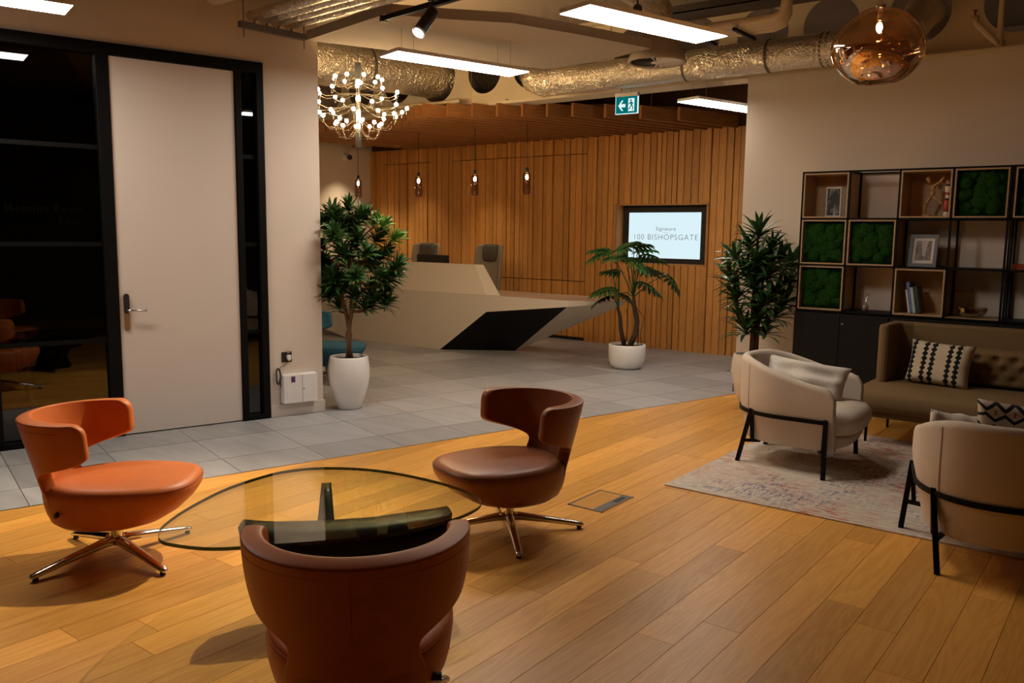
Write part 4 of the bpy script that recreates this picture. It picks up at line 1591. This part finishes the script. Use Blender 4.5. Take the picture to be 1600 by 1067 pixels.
bxp = .05
for i, (wd, ht, ln, mt, lab) in enumerate(((.012, .20, .16, 'paper', 'thin white book leaning at the left of the book row'), (.024, .265, .19, 'blue_cover', 'blue and white book, tallest of the leaning row'),
                                          (.020, .220, .17, 'pale_cover', 'pale grey blue book leaning between the blue and dark books'), (.034, .225, .18, 'dark_green_cover', 'thick dark green book at the right of the row'))):
    x0, x1, z0, z1 = cell(2, 2)
    lean = R(-10)
    bk_ = thing('book', lab, 'book', (SX + x0 + th + .055 + bxp, SY0 + .04, z0 + th + .0), 0, 'books leaning in the lower oak box')
    bk_.rotation_euler = (0, lean, 0)
    zoff = wd * math.sin(-lean)
    m = MB(); m.box(0, wd, 0, .004, zoff, ht + zoff); m.box(0, .002, .004, ln, zoff, ht + zoff); m.box(wd - .002, wd, .004, ln, zoff, ht + zoff); obj('cover', m, mt, bk_)
    m = MB(); m.box(.002, wd - .002, .004, ln - .004, .004 + zoff, ht - .004 + zoff); obj('pages', m, 'paper', bk_)
    bxp += wd / math.cos(lean) + .001

p = put(1, 2, .38, .40)
hg = thing('glass_hourglass', 'small clear glass hourglass ornament on the lower black shelf', 'ornament', p)
m = MB(); m.lathe([(.030, .0), (.030, .055), (.022, .066), (.006, .080), (.006, .088), (.026, .115), (.030, .16), (.029, .165)], 24, cap=False); obj('glass', m, 'clear_glass', hg, True)
plain('lilac_sand', (.32, .22, .24), .6)
m = MB(); m.lathe([(.026, .004), (.026, .048), (.01, .054)], 20); obj('filling', m, 'lilac_sand', hg, True)
p = put(3, 2, .46, .36)
bo = thing('glass_bowl', 'smoky cut glass bowl on the lower shelf behind the sofa', 'bowl', (p[0], p[1], p[2] + .004))
m = MB(); rg = []
for r_, z in ((.045, 0), (.075, .010), (.108, .04), (.118, .080), (.112, .080), (.102, .042), (.07, .016), (.02, .010)):
    rg.append([(r_ * (1 + .018 * (i % 2)) * math.cos(2 * PI * i / 36), r_ * (1 + .018 * (i % 2)) * math.sin(2 * PI * i / 36), z) for i in range(36)])
m.rings(rg); obj('bowl', m, 'bowl_glass', bo)
o = obj('red_book', MB().box(-.05, .10, -.02, .10, 0, .028).box(-.048, .098, -.018, .098, .028, .045), 'red_metal'); o.location = (put(0, 1, .16, .3, SX + 4 * SP + .022))
tag(o, 'small red book lying flat at the right edge of the middle shelf', 'book')

# ================================================================== CEILING LIGHTS
ZL = 2.87
LU, LW_ = 1.22, .275


def linear_light(label, u0, vc, wire_top=ZC):
    t_ = thing('linear_light', label, 'light', TF(u0 + LU / 2, vc, ZL), ROT_T, 'white linear ceiling lights')
    m = MB(); m.box(-LU / 2, LU / 2, -LW_ / 2, LW_ / 2, .004, .032); obj('housing', m, 'white_plastic', t_)
    m = MB(); m.box(-LU / 2 + .004, LU / 2 - .004, -LW_ / 2 + .004, LW_ / 2 - .004, 0, .004); obj('diffuser', m, 'led', t_)
    for sx in (-1, 1):
        for sy in (-1, 1):
            m = MB(); m.tube([(sx * .45, sy * .09, .03), (sx * .45, sy * .09, wire_top - ZL)], .0012, 5); obj('suspension_wire', m, 'wire_rope', t_)


linear_light('lit panel light in front of the acoustic board, nearest the centre top', 3.385, -3.945)
linear_light('lit panel light beyond the acoustic board, over the chandelier side', 3.15, -5.775, 3.10)
linear_light('lit panel light far back, half hidden by the shelf wall', 6.46, -5.80)
linear_light('lit panel light at the top left, mirrored in the dark glass', 1.035 - LU, -5.905)

# acoustic board

def at_z(px, py, z):
    d_ = ray(px, py); o_ = Vector((0, 0, CAMH))
    return o_ + d_ * ((z - CAMH) / d_.z)


ZR = 3.10
poly = [tuple(at_z(px, py, ZR).xy) for px, py in ((478, 63), (602, 22), (700, 30), (800, 36), (905, 54), (1018, 76), (930, 97), (850, 108))]
m = MB(); m.prism(poly, ZR, ZR + .075)
o = obj('acoustic_board', m, 'acoustic_board'); tag(o, 'flat speckled acoustic board hanging below the ducts', 'ceiling board')
# track and spotlight
tr = thing('lighting_track', 'black lighting track at the top of the photo', 'track', (0, 0, 0))
a = at_z(597, 30, 3.02); b = at_z(690, 3, 3.02); b = a + (b - a) * 2.2
m = MB(); m.bar(a, b, .035, .034); obj('rail', m, 'black_metal', tr)
m = MB(); m.bar(a, a + (a - b).normalized() * -.03, .042, .040); obj('end_cap', m, 'black_metal', tr)
sp_b = at_z(677, 17, 2.955)
ax = (Vector((-3.95, 1.70, 0)) - sp_b).normalized()
sp_ = thing('spotlight', 'black cylinder spotlight tilted down to the left on the track', 'spotlight', sp_b)
ln = .19
m = MB(); m.tube([Vector((0, 0, 0)), ax * .006, ax * ln], [.034, .040, .040], 20); obj('barrel', m, 'black_satin', sp_, autos=40)
m = MB(); m.tube([ax * ln, ax * (ln + .016)], [.041, .041], 20, cap=False); obj('lens_ring', m, 'white_plastic', sp_, True)
m = MB(); m.tube([ax * (ln - .002), ax * (ln + .003)], .033, 20); obj('lens', m, 'spot_lens', sp_)
m = MB(); m.tube([ax * .05 + Vector((0, 0, .03)), Vector((0, 0, .07))], .008, 8); m.box(-.03, .03, -.018, .018, .06, .085); obj('bracket', m, 'black_satin', sp_)
light('SPOT', sp_b + ax * (ln + .03), 390, (1, .80, .56), size=.035, aim=sp_b + ax * 3, spot=78, blend=.9)

# ================================================================== DUCTS AND PIPES
dct = thing('foil_duct', 'foil-wrapped round duct running across above the exit sign', 'duct', (0, 0, 0))
yd, zd, rd = 7.62, 3.165, .142
pts = [(-5.62, yd + .02, zd + .16), (-5.55, yd, zd + .05), (-5.42, yd, zd), (-5.1, yd, zd)] + [(-5.1 + .3 * i, yd + .004 * math.sin(i * 2), zd + .004 * math.cos(i * 3)) for i in range(1, 11)] + [(-1.95, yd + .02, zd + .03), (-1.80, yd + .12, zd + .12), (-1.78, yd + .30, zd + .25), (-1.78, yd + .6, zd + .33), (-1.78, yd + 1.2, zd + .33)]
m = MB(); m.tube(pts, [rd * .95, rd, rd * 1.04, rd] + [rd * (1 + .02 * math.sin(i * 1.7)) for i in range(10)] + [rd, rd * .99, rd, rd, rd], 24); obj('duct_run', m, 'foil', dct, True)
m = MB(); m.tube([(-5.66, yd + .03, zd + .22), (-5.60, yd + .01, zd + .12)], [rd * 1.02, rd * 1.03], 24); obj('flexible_collar', m, 'black_satin', dct, True)
for x_ in (-3.75, -2.95, -2.47, -2.42):
    m = MB(); m.tube([(x_, yd, zd), (x_ + .018, yd, zd)], rd * 1.03, 24); obj('band', m, 'grey_metal', dct)
for x_ in (-4.6, -2.95):
    m = MB(); m.tube([(x_, yd, zd + rd), (x_, yd, ZC)], .004, 6); obj('hanger_rod', m, 'wire_rope', dct)
d2 = thing('foil_duct', 'large foil-wrapped duct behind the chandelier passing through the beam', 'duct', (0, 0, 0))
c0 = Vector((-7.49, 8.35, 3.50))
pts = [c0 - T1 * (.55 * i) + Vector((0, 0, .01 * math.sin(i))) for i in range(6)]
pts = [c0 + T1 * 1.4] + pts
m = MB(); m.tube(pts, [.25 * (1 + .02 * math.sin(i * 2.2)) for i in range(len(pts))], 28); obj('duct_run', m, 'foil', d2, True)
for k in (2, 4):
    q = c0 - T1 * (.55 * k); m = MB(); m.tube([q, q - T1 * .03], .262, 28); obj('band', m, 'grey_metal', d2)

# round swirl diffuser
p = at_z(1026, 99, 3.04)
df = thing('swirl_diffuser', 'round swirl air diffuser beside the acoustic board', 'diffuser', (p.x, p.y, 3.04))
m = MB(); m.lathe([(.222, .012), (.242, .0), (.255, .012), (.235, .06), (.17, .16), (.12, .30), (.12, .34)], 40, cap=False); obj('plenum', m, 'acoustic_board', df, True)
m = MB(); m.tube([(0, 0, .30), (0, 0, .42), (-.06, -.08, .55), (-.22, -.25, .66), (-.5, -.5, .70)], [.125, .13, .14, .14, .13], 22); obj('flexible_duct', m, 'foil', df, True)
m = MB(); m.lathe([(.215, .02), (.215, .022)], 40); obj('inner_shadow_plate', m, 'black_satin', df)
m = MB(); m.lathe([(.045, .002), (.05, .012)], 20); obj('hub', m, 'white_plastic', df, True)
for k in range(24):
    a = 2 * PI * k / 24
    ca, sa = math.cos(a), math.sin(a)
    r0, r1 = .05, .222
    w0, w1 = .005, .020
    m = MB()
    m.add([(ca * r0 - sa * w0, sa * r0 + ca * w0, .004), (ca * r1 - sa * w1, sa * r1 + ca * w1, .004), (ca * r1 + sa * w1, sa * r1 - ca * w1, .018), (ca * r0 + sa * w0, sa * r0 - ca * w0, .010)], [(3, 2, 1, 0)])
    o = obj('vane', m, 'white_plastic', df)

# pipe rack at the left
pr_ = thing('pipe_rack', 'strut hanger carrying four foil-lagged pipes at the upper left', 'pipe rack', (0, 0, 0))
a = at_z(374, 37, 3.10); b = at_z(477, 59, 3.10)
m = MB(); m.bar(a, b, .045, .045); obj('strut', m, 'grey_metal', pr_)
dirr = Vector((-(b - a).y, (b - a).x, 0)).normalized()
dirr = -dirr if dirr.dot(Vector((0, 0, 0)) - a) < 0 else dirr
for f in (.06, .98):
    q = a.lerp(b, f); m = MB(); m.tube([q + Vector((0, 0, -.09)), Vector((q.x, q.y, ZC))], .005, 6); obj('hanger_rod', m, 'wire_rope', pr_)
for k, f in enumerate((.22, .40, .58, .78)):
    q = a.lerp(b, f) + Vector((0, 0, .085))
    m = MB(); m.tube([q - dirr * .05, q + dirr * .3, q + dirr * .9, q + dirr * 1.7], .042, 14); pp = obj('pipe', m, 'foil', pr_, True)
    m = MB(); m.tube([q + Vector((0, 0, -.04)), q + Vector((0, 0, -.085))], .008, 8); obj('clip', m, 'grey_metal', pp)
m = MB(); q = a.lerp(b, -.25) + Vector((0, 0, .22)); m.tube([q - dirr * .1, q + dirr * 2.0], .10, 18); obj('lagged_pipe', m, 'beam_paint', pr_, True)

# pipe bundle right of the centre
pb = thing('pipe_bundle', 'bundle of pale pipes turning upward above the foil duct', 'pipes', (0, 0, 0))
for k in range(4):
    y_ = 6.75 + k * .10; x1 = -2.50 - .03 * k; z_ = 3.27
    m = MB(); m.tube([(-3.32, y_, z_), (x1 - .10, y_, z_), (x1 - .03, y_, z_ + .02), (x1, y_, z_ + .09), (x1, y_, ZC)], .036, 14); obj('pipe', m, 'beam_paint', pb, True)
for x_ in (-2.9, -3.25):
    m = MB(); m.box(x_, x_ + .025, 6.68, 7.12, 3.20, 3.225); obj('clip_rail', m, 'black_metal', pb)
ct = thing('cable_tray', 'cable tray with black cables above the pipe bundle', 'cable tray', (0, 0, 0))
m = MB(); m.box(-4.2, -1.2, 7.25, 7.55, 3.56, 3.57); m.box(-4.2, -1.2, 7.25, 7.26, 3.56, 3.63); m.box(-4.2, -1.2, 7.54, 7.55, 3.56, 3.63); obj('tray', m, 'grey_metal', ct)
for k in range(4):
    m = MB(); m.tube([(-4.2 + .5 * i, 7.30 + .06 * k + .02 * math.sin(i * 1.3 + k), 3.595) for i in range(7)], .012, 7); obj('cable', m, 'cable_black', ct, True)
p = at_z(996, 14, 3.12)
sn = thing('ceiling_sensor', 'black round ceiling sensor hanging beside the panel light', 'sensor', p)
m = MB(); m.ball((0, 0, 0), .034, 16, 10); obj('body', m, 'black_satin', sn, True)
m = MB(); m.tube([(0, 0, .03), (0, 0, ZC - p.z)], .006, 8); obj('rod', m, 'black_satin', sn)
pi_ = thing('sprinkler_pipe', 'pale angled pipe with a red valve handle at the upper right', 'pipe', (0, 0, 0))
m = MB(); m.tube([(-1.375, 7.97, 3.36), (-1.36, 7.97, 3.30), (-1.23, 7.98, 3.16), (-1.20, 8.0, 3.13)], [.028, .026, .022, .022], 12); obj('elbow', m, 'beam_paint', pi_, True)
m = MB(); m.tube([(-1.375, 7.97, 3.36), (-1.375, 7.97, 3.40)], .008, 8); m.box(-1.39, -1.36, 7.96, 7.98, 3.40, 3.41); obj('valve_handle', m, 'red_metal', pi_)
m = MB(); m.tube([(-1.2, 8.05, 3.12), (-1.2, 8.05, ZC)], .022, 12); obj('riser', m, 'beam_paint', pi_, True)
bpipe = obj('conduit', MB().tube([(-10.9, 7.95, 3.20), (-9.0, 7.95, 3.16), (-7.0, 7.95, 3.14), (-6.9, 7.95, 3.14)], .022, 10), 'beam_paint', None, True)
tag(bpipe, 'thin cream pipe along the beam behind the chandelier', 'pipe')
for k, (xa, xb, yy) in enumerate(((-9, 3, 2.5), (-9, 3, 5.2))):
    m = MB(); m.box(xa, xb, yy, yy + .25, ZC - .30, ZC); struct(obj('trim_%d' % (3 + k), m, 'ceiling_paint'), 'downstand beam under the soffit')

# exit sign
ex = thing('exit_sign', 'green emergency exit sign with white arrow and running figure', 'sign', (-4.57, 7.93, 2.905), R(4))
m = MB(); m.box(-.125, .125, -.012, .012, -.085, .085); obj('panel', m, 'exit_green', ex)
m = MB()
for a in ((-.128, .128, -.090, -.084), (-.128, -.122, -.084, .085), (.122, .128, -.084, .085)):
    m.box(a[0], a[1], -.013, .013, a[2], a[3])
obj('edge_light', m, 'exit_white', ex)
m = MB(); m.box(-.13, .13, -.025, .025, .086, .125); obj('housing', m, 'steel', ex)
for sx in (-.07, .05):
    m = MB(); m.tube([(sx, 0, .12), (sx, 0, .18)], .004, 6); obj('hanger', m, 'wire_rope', ex)


def flat(polys, y_):
    m = MB()
    for poly in polys:
        n = len(poly)
        m.add([(x_, y_, z_) for x_, z_ in poly] + [(x_, y_ + .001, z_) for x_, z_ in poly], [tuple(range(n)), tuple(range(2 * n - 1, n - 1, -1))])
    return m


m = flat([[(-.095, -.005), (-.055, .048), (-.035, .048), (-.062, .012), (-.012, .012), (-.012, -.022), (-.062, -.022), (-.035, -.058), (-.055, -.058)]], -.0145)
obj('arrow_mark', m, 'exit_white', ex)
m = flat([[(.02, -.065), (.09, -.065), (.09, .065), (.02, .065)]], -.0145); obj('doorway_mark', m, 'exit_white', ex)
cir = [(.050 + .010 * math.cos(2 * PI * i / 12), .045 + .010 * math.sin(2 * PI * i / 12)) for i in range(12)]
m = flat([cir, [(.042, .030), (.060, .034), (.068, .0), (.050, -.006)], [(.060, .030), (.082, .012), (.078, .005), (.058, .018)], [(.044, .028), (.024, .012), (.028, .004), (.048, .016)],
          [(.050, -.004), (.060, -.002), (.044, -.036), (.024, -.050), (.022, -.042), (.036, -.028)], [(.056, -.002), (.068, .0), (.078, -.030), (.074, -.058), (.066, -.056), (.068, -.030)]], -.0158)
obj('runner_mark', m, 'exit_green', ex)

# ================================================================== HANGING LAMPS
cp = thing('copper_pendant', 'large copper mirrored blown-glass pendant lamp at the upper right', 'pendant lamp', (-1.355, 5.11, 0))
rc, zc_ = .243, 2.605
vs = []; fs = []
nu, nv = 64, 40
for i in range(nv + 1):
    a = PI * i / nv
    for j in range(nu):
        b = 2 * PI * j / nu
        d_ = Vector((math.sin(a) * math.cos(b), math.sin(a) * math.sin(b), math.cos(a)))
        k = 1 + .05 * mnoise.noise(d_ * 1.3 + Vector((3.1, 1.2, .4))) + .012 * mnoise.noise(d_ * 3.0 + Vector((1, 7, 2)))
        zsc = .84 if d_.z < 0 else .90
        p = Vector((d_.x * rc * k * (1 + .03 * (-d_.z)), d_.y * rc * k * (1 + .03 * (-d_.z)), d_.z * rc * k * zsc))
        if p.z < -.185:
            p.z = -.185 - (abs(p.z) - .185) * .35
        vs.append((p.x, p.y, zc_ + p.z))
for i in range(nv):
    for j in range(nu):
        fs.append((i * nu + j, (i + 1) * nu + j, (i + 1) * nu + (j + 1) % nu, i * nu + (j + 1) % nu))
m = MB().add(vs, fs); gshade = obj('shade', m, 'copper_glass', cp, True)
# inner melted fold of the glass
vs = []; fs = []
for i in range(25):
    a = PI * i / 24
    for j in range(40):
        b = 2 * PI * j / 40
        d_ = Vector((math.sin(a) * math.cos(b), math.sin(a) * math.sin(b), math.cos(a)))
        k = 1 + .42 * mnoise.noise(d_ * 2.2 + Vector((9, 4, 1)))
        vs.append((d_.x * .17 * k, d_.y * .17 * k, zc_ - .045 + d_.z * .105 * k))
for i in range(24):
    for j in range(40):
        fs.append((i * 40 + j, (i + 1) * 40 + j, (i + 1) * 40 + (j + 1) % 40, i * 40 + (j + 1) % 40))
obj('inner_fold', MB().add(vs, fs), 'copper_glass', cp, True)
m = MB(); m.lathe([(.006, zc_ + .30), (.006, zc_ + .62), (.004, ZC)], 10); obj('stem', m, 'mannequin_wood', cp)
m = MB(); m.lathe([(.03, zc_ + .215), (.03, zc_ + .235), (.012, zc_ + .25), (.010, zc_ + .33)], 16); obj('cap', m, 'chrome', cp, True)
m = MB(); m.ball((0, 0, zc_ + .115), .016, 14, 10, (1, 1, 1.7)); obj('bulb', m, 'pendant_bulb', cp, True)
m = MB(); m.lathe([(.014, zc_ + .15), (.014, zc_ + .215)], 12); obj('lamp_holder', m, 'chrome', cp)

for i, (x_, y_, lab) in enumerate(((-9.628, 8.8, 'leftmost smoked glass pendant, just above the bushy potted tree'), (-8.39, 8.8, 'smoked glass pendant over the desk, second from the left'),
                                   (-7.359, 8.8, 'smoked glass pendant over the desk, third from the left'), (-6.50, 8.8, 'rightmost smoked glass pendant over the desk'))):
    pn = thing('glass_pendant', lab, 'pendant lamp', (x_, y_, 0), 0, 'smoked glass pendants over the desk')
    m = MB(); m.tube([(0, 0, 2.36), (0, 0, 3.08)], .004, 6); obj('cord', m, 'cable_black', pn)
    m = MB(); m.lathe([(.006, 2.40), (.020, 2.385), (.022, 2.345), (.018, 2.33)], 16); obj('cap', m, 'black_satin', pn, True)
    m = MB(); m.lathe([(.018, 2.335), (.040, 2.325), (.050, 2.30), (.052, 2.20), (.055, 2.12), (.050, 2.075), (.030, 2.058), (.006, 2.056)], 24, cap=False); obj('shade', m, 'smoke_glass', pn, True, label='smoked glass cylinder')
    m = MB(); m.ball((0, 0, 2.275), .018, 12, 8, (1, 1, 1.7)); obj('bulb', m, 'filament', pn, True)

ch = thing('chandelier', 'many-armed chandelier with small lit globe bulbs in front of the duct', 'chandelier', (-6.28, 5.75, 0))
KC = .885
cz = lambda z: 1.56 + (z - 1.56) * KC
m = MB(); m.lathe([(.030, cz(3.20)), (.030, cz(3.375)), (.004, cz(3.378))], 20); obj('upper_sleeve', m, 'tag_black', ch, autos=40)
m = MB(); m.lathe([(.023, cz(2.62)), (.023, cz(3.21))], 20); obj('stem', m, 'chrome', ch, autos=40)
m = MB(); m.lathe([(.030, cz(2.47)), (.030, cz(2.635))], 20); obj('lower_sleeve', m, 'tag_black', ch, autos=40)
m = MB(); m.tube([(0, 0, cz(3.37)), (0, 0, ZC)], .004, 6); obj('cord', m, 'cable_black', ch)
for tier, (n, r_, z0, zt, ph) in enumerate(((9, .26, 3.17, 3.21, .2), (10, .44, 3.05, 3.06, .5), (11, .53, 2.95, 2.90, .1), (10, .42, 2.78, 2.83, .4), (10, .25, 2.68, 2.73, .0))):
    r_ *= KC; z0 = cz(z0); zt = cz(zt)
    for k in range(n):
        a = ph + 2 * PI * k / n; ca, sa = math.cos(a), math.sin(a)
        low = min(z0, zt) - (.09 if tier > 2 else .045)
        pts = [(ca * .023, sa * .023, z0), (ca * r_ * .45, sa * r_ * .45, low + (.02 if tier < 3 else 0)), (ca * r_ * .8, sa * r_ * .8, low), (ca * r_ * .97, sa * r_ * .97, (low + zt) / 2), (ca * r_, sa * r_, zt - .035)]
        m = MB(); m.tube(pts, .0022, 6); ar = obj('arm', m, 'arm_metal', ch, True)
        m = MB(); m.lathe([(.009, zt - .058), (.010, zt - .018)], 10, (ca * r_, sa * r_)); obj('socket', m, 'black_satin', ar)
        m = MB(); m.ball((ca * r_, sa * r_, zt), .0175, 12, 8); obj('bulb', m, 'bulb', ar, True)

# downlights recessed in the canopy
dq = [at_z(620, 228, zb), at_z(726, 219, zb)]
for i, (x_, y_, en, lab) in enumerate(((-10.72, 9.75, 110, 'recessed downlight washing the cream side wall'), (dq[0].x, dq[0].y, 60, 'recessed canopy downlight above the left pendant lamps'), (dq[1].x, dq[1].y, 60, 'recessed canopy downlight above the middle of the desk'))):
    dl = thing('downlight', lab, 'downlight', (x_, y_, zb + .12), 0, 'recessed canopy downlights')
    m = MB(); m.lathe([(.040, -.115), (.052, -.122), (.054, -.105), (.045, .03)], 24, cap=False); obj('trim_ring', m, 'oak_baffle', dl, True)
    m = MB(); m.lathe([(.036, -.07), (.036, -.065)], 20); obj('lens', m, 'spot_lens', dl)
    light('SPOT', (x_, y_, zb - .02), en, (1, .78, .50), size=.03, aim=(x_, y_, 0), spot=85, blend=.9)

# ================================================================== WALL FIXTURES
wc = thing('wall_cabinet', 'small white two-door cabinet fixed low on the wall beside the door', 'cabinet', TF(2.808, VW, 0), ROT_T)
m = MB(); m.box(-.152, .152, -.065, 0, .115, .362); obj('body', m, 'white_plastic', wc, bv=.008)
for x0, x1 in ((-.150, .012), (.016, .150)):
    m = MB(); m.box(x0, x1, -.075, -.066, .118, .358); dr = obj('door', m, 'white_plastic', wc, bv=.003)
    if x0 > 0:
        m = MB(); m.ball((.026, -.078, .235), .006, 8, 6); obj('lock', m, 'grey_metal', dr, True)
    else:
        m = MB(); m.box(-.085, -.05, -.0765, -.075, .295, .345); obj('sticker', m, 'purple_print', dr, label='small dark purple and white sticker')
        m = MB(); m.box(-.083, -.052, -.0772, -.0765, .345, .350); obj('sticker_band', m, 'paper', dr)
so = thing('wall_socket', 'black wall socket with a white adapter above the white cabinet', 'socket', TF(2.715, VW, .505), ROT_T)
m = MB(); m.box(-.044, .044, -.010, 0, -.044, .044); obj('face_plate', m, 'black_satin', so, bv=.003)
m = MB(); m.prism([(-.016, .02), (.016, .02), (.018, -.005), (.010, -.024), (0, -.03), (-.010, -.024), (-.018, -.005)], 0, .03)
o = obj('adapter', m, 'white_plastic', so, bv=.003); o.matrix_local = Matrix.Translation((.012, -.010, 0)) @ Matrix.Rotation(PI / 2, 4, 'X')
m = MB(); m.lathe([(.012, 0), (.013, .02)], 12); o = obj('adapter_head', m, 'steel', so, True); o.location = (.006, -.022, .035)
cbm = MB()
pts = [(.0, -.02, -.04), (-.03, -.02, -.07), (-.07, -.025, -.085)]
for k in range(40):
    a = k * .62
    pts.append((-.085 + .018 * math.cos(a) * (1 + .3 * math.sin(k)), -.025 - .01 * math.sin(k * 1.3), -.15 + .065 * math.sin(a) - .0004 * k))
pts += [(-.07, -.03, -.2), (-.065, -.03, -.24)]
cbm.tube(pts, .0026, 5)
o = obj('coiled_cable', cbm, 'cable_black', None, True); o.location = TF(2.715, VW, .505); o.rotation_euler = (0, 0, ROT_T)
tag(o, 'coiled black cable hanging left of the white wall cabinet', 'cable')
m = MB(); m.box(-.16, -.152, -.012, 0, .11, .30); o = obj('cable_trunking', m, 'door_paint'); o.location = TF(2.80, VW, 0); o.rotation_euler = (0, 0, ROT_T)
tag(o, 'thin pale cable trunking beside the white wall cabinet', 'trunking')

sc2 = thing('security_camera', 'white wall camera with a black lens on the cream side wall', 'camera', (XL, 9.94, 2.82), 0)
m = MB(); m.tube([(0, 0, 0), (.05, 0, 0)], [.06, .055], 20); obj('mount', m, 'white_plastic', sc2, autos=40)
m = MB(); m.tube([(.05, -.005, -.0), (.14, -.04, -.015)], [.052, .050], 18); obj('body', m, 'white_plastic', sc2, autos=40)
m = MB(); m.tube([(.138, -.039, -.015), (.15, -.044, -.016)], .046, 18); obj('lens', m, 'black_satin', sc2, autos=40)
hk = thing('wall_plug', 'small white plug fitting low on the wall corner behind the cream armchair', 'socket', (XC - .012, YW + .04, .20))
m = MB(); m.box(-.012, 0, -.03, .03, -.03, .03); obj('plate', m, 'white_plastic', hk, bv=.003)
m = MB(); m.tube([(-.01, 0, 0), (-.05, 0, 0)], .012, 10); obj('peg', m, 'white_plastic', hk, True)
m = MB(); m.tube([(-.05, 0, 0), (-.056, 0, 0)], .012, 10); obj('cap', m, 'black_satin', hk)

# meeting room furniture, barely visible through the glass
mt_ = thing('meeting_table', 'dark wooden meeting table behind the dark glass', 'table', TF(.2, -8.6, 0), ROT_T)
m = MB(); m.prism(sell(1.0, .5, 40, 6), .70, .735); obj('tabletop', m, 'dark_table', mt_)
for sx in (-.75, .75):
    for sy in (-.3, .3):
        m = MB(); m.tube([(sx, sy, .70), (sx * 1.08, sy * 1.1, 0)], .022, 10); obj('leg', m, 'white_plastic', mt_, True)
print('planks', plank_count, 'tiles', tile_count, 'slats', slat_n)
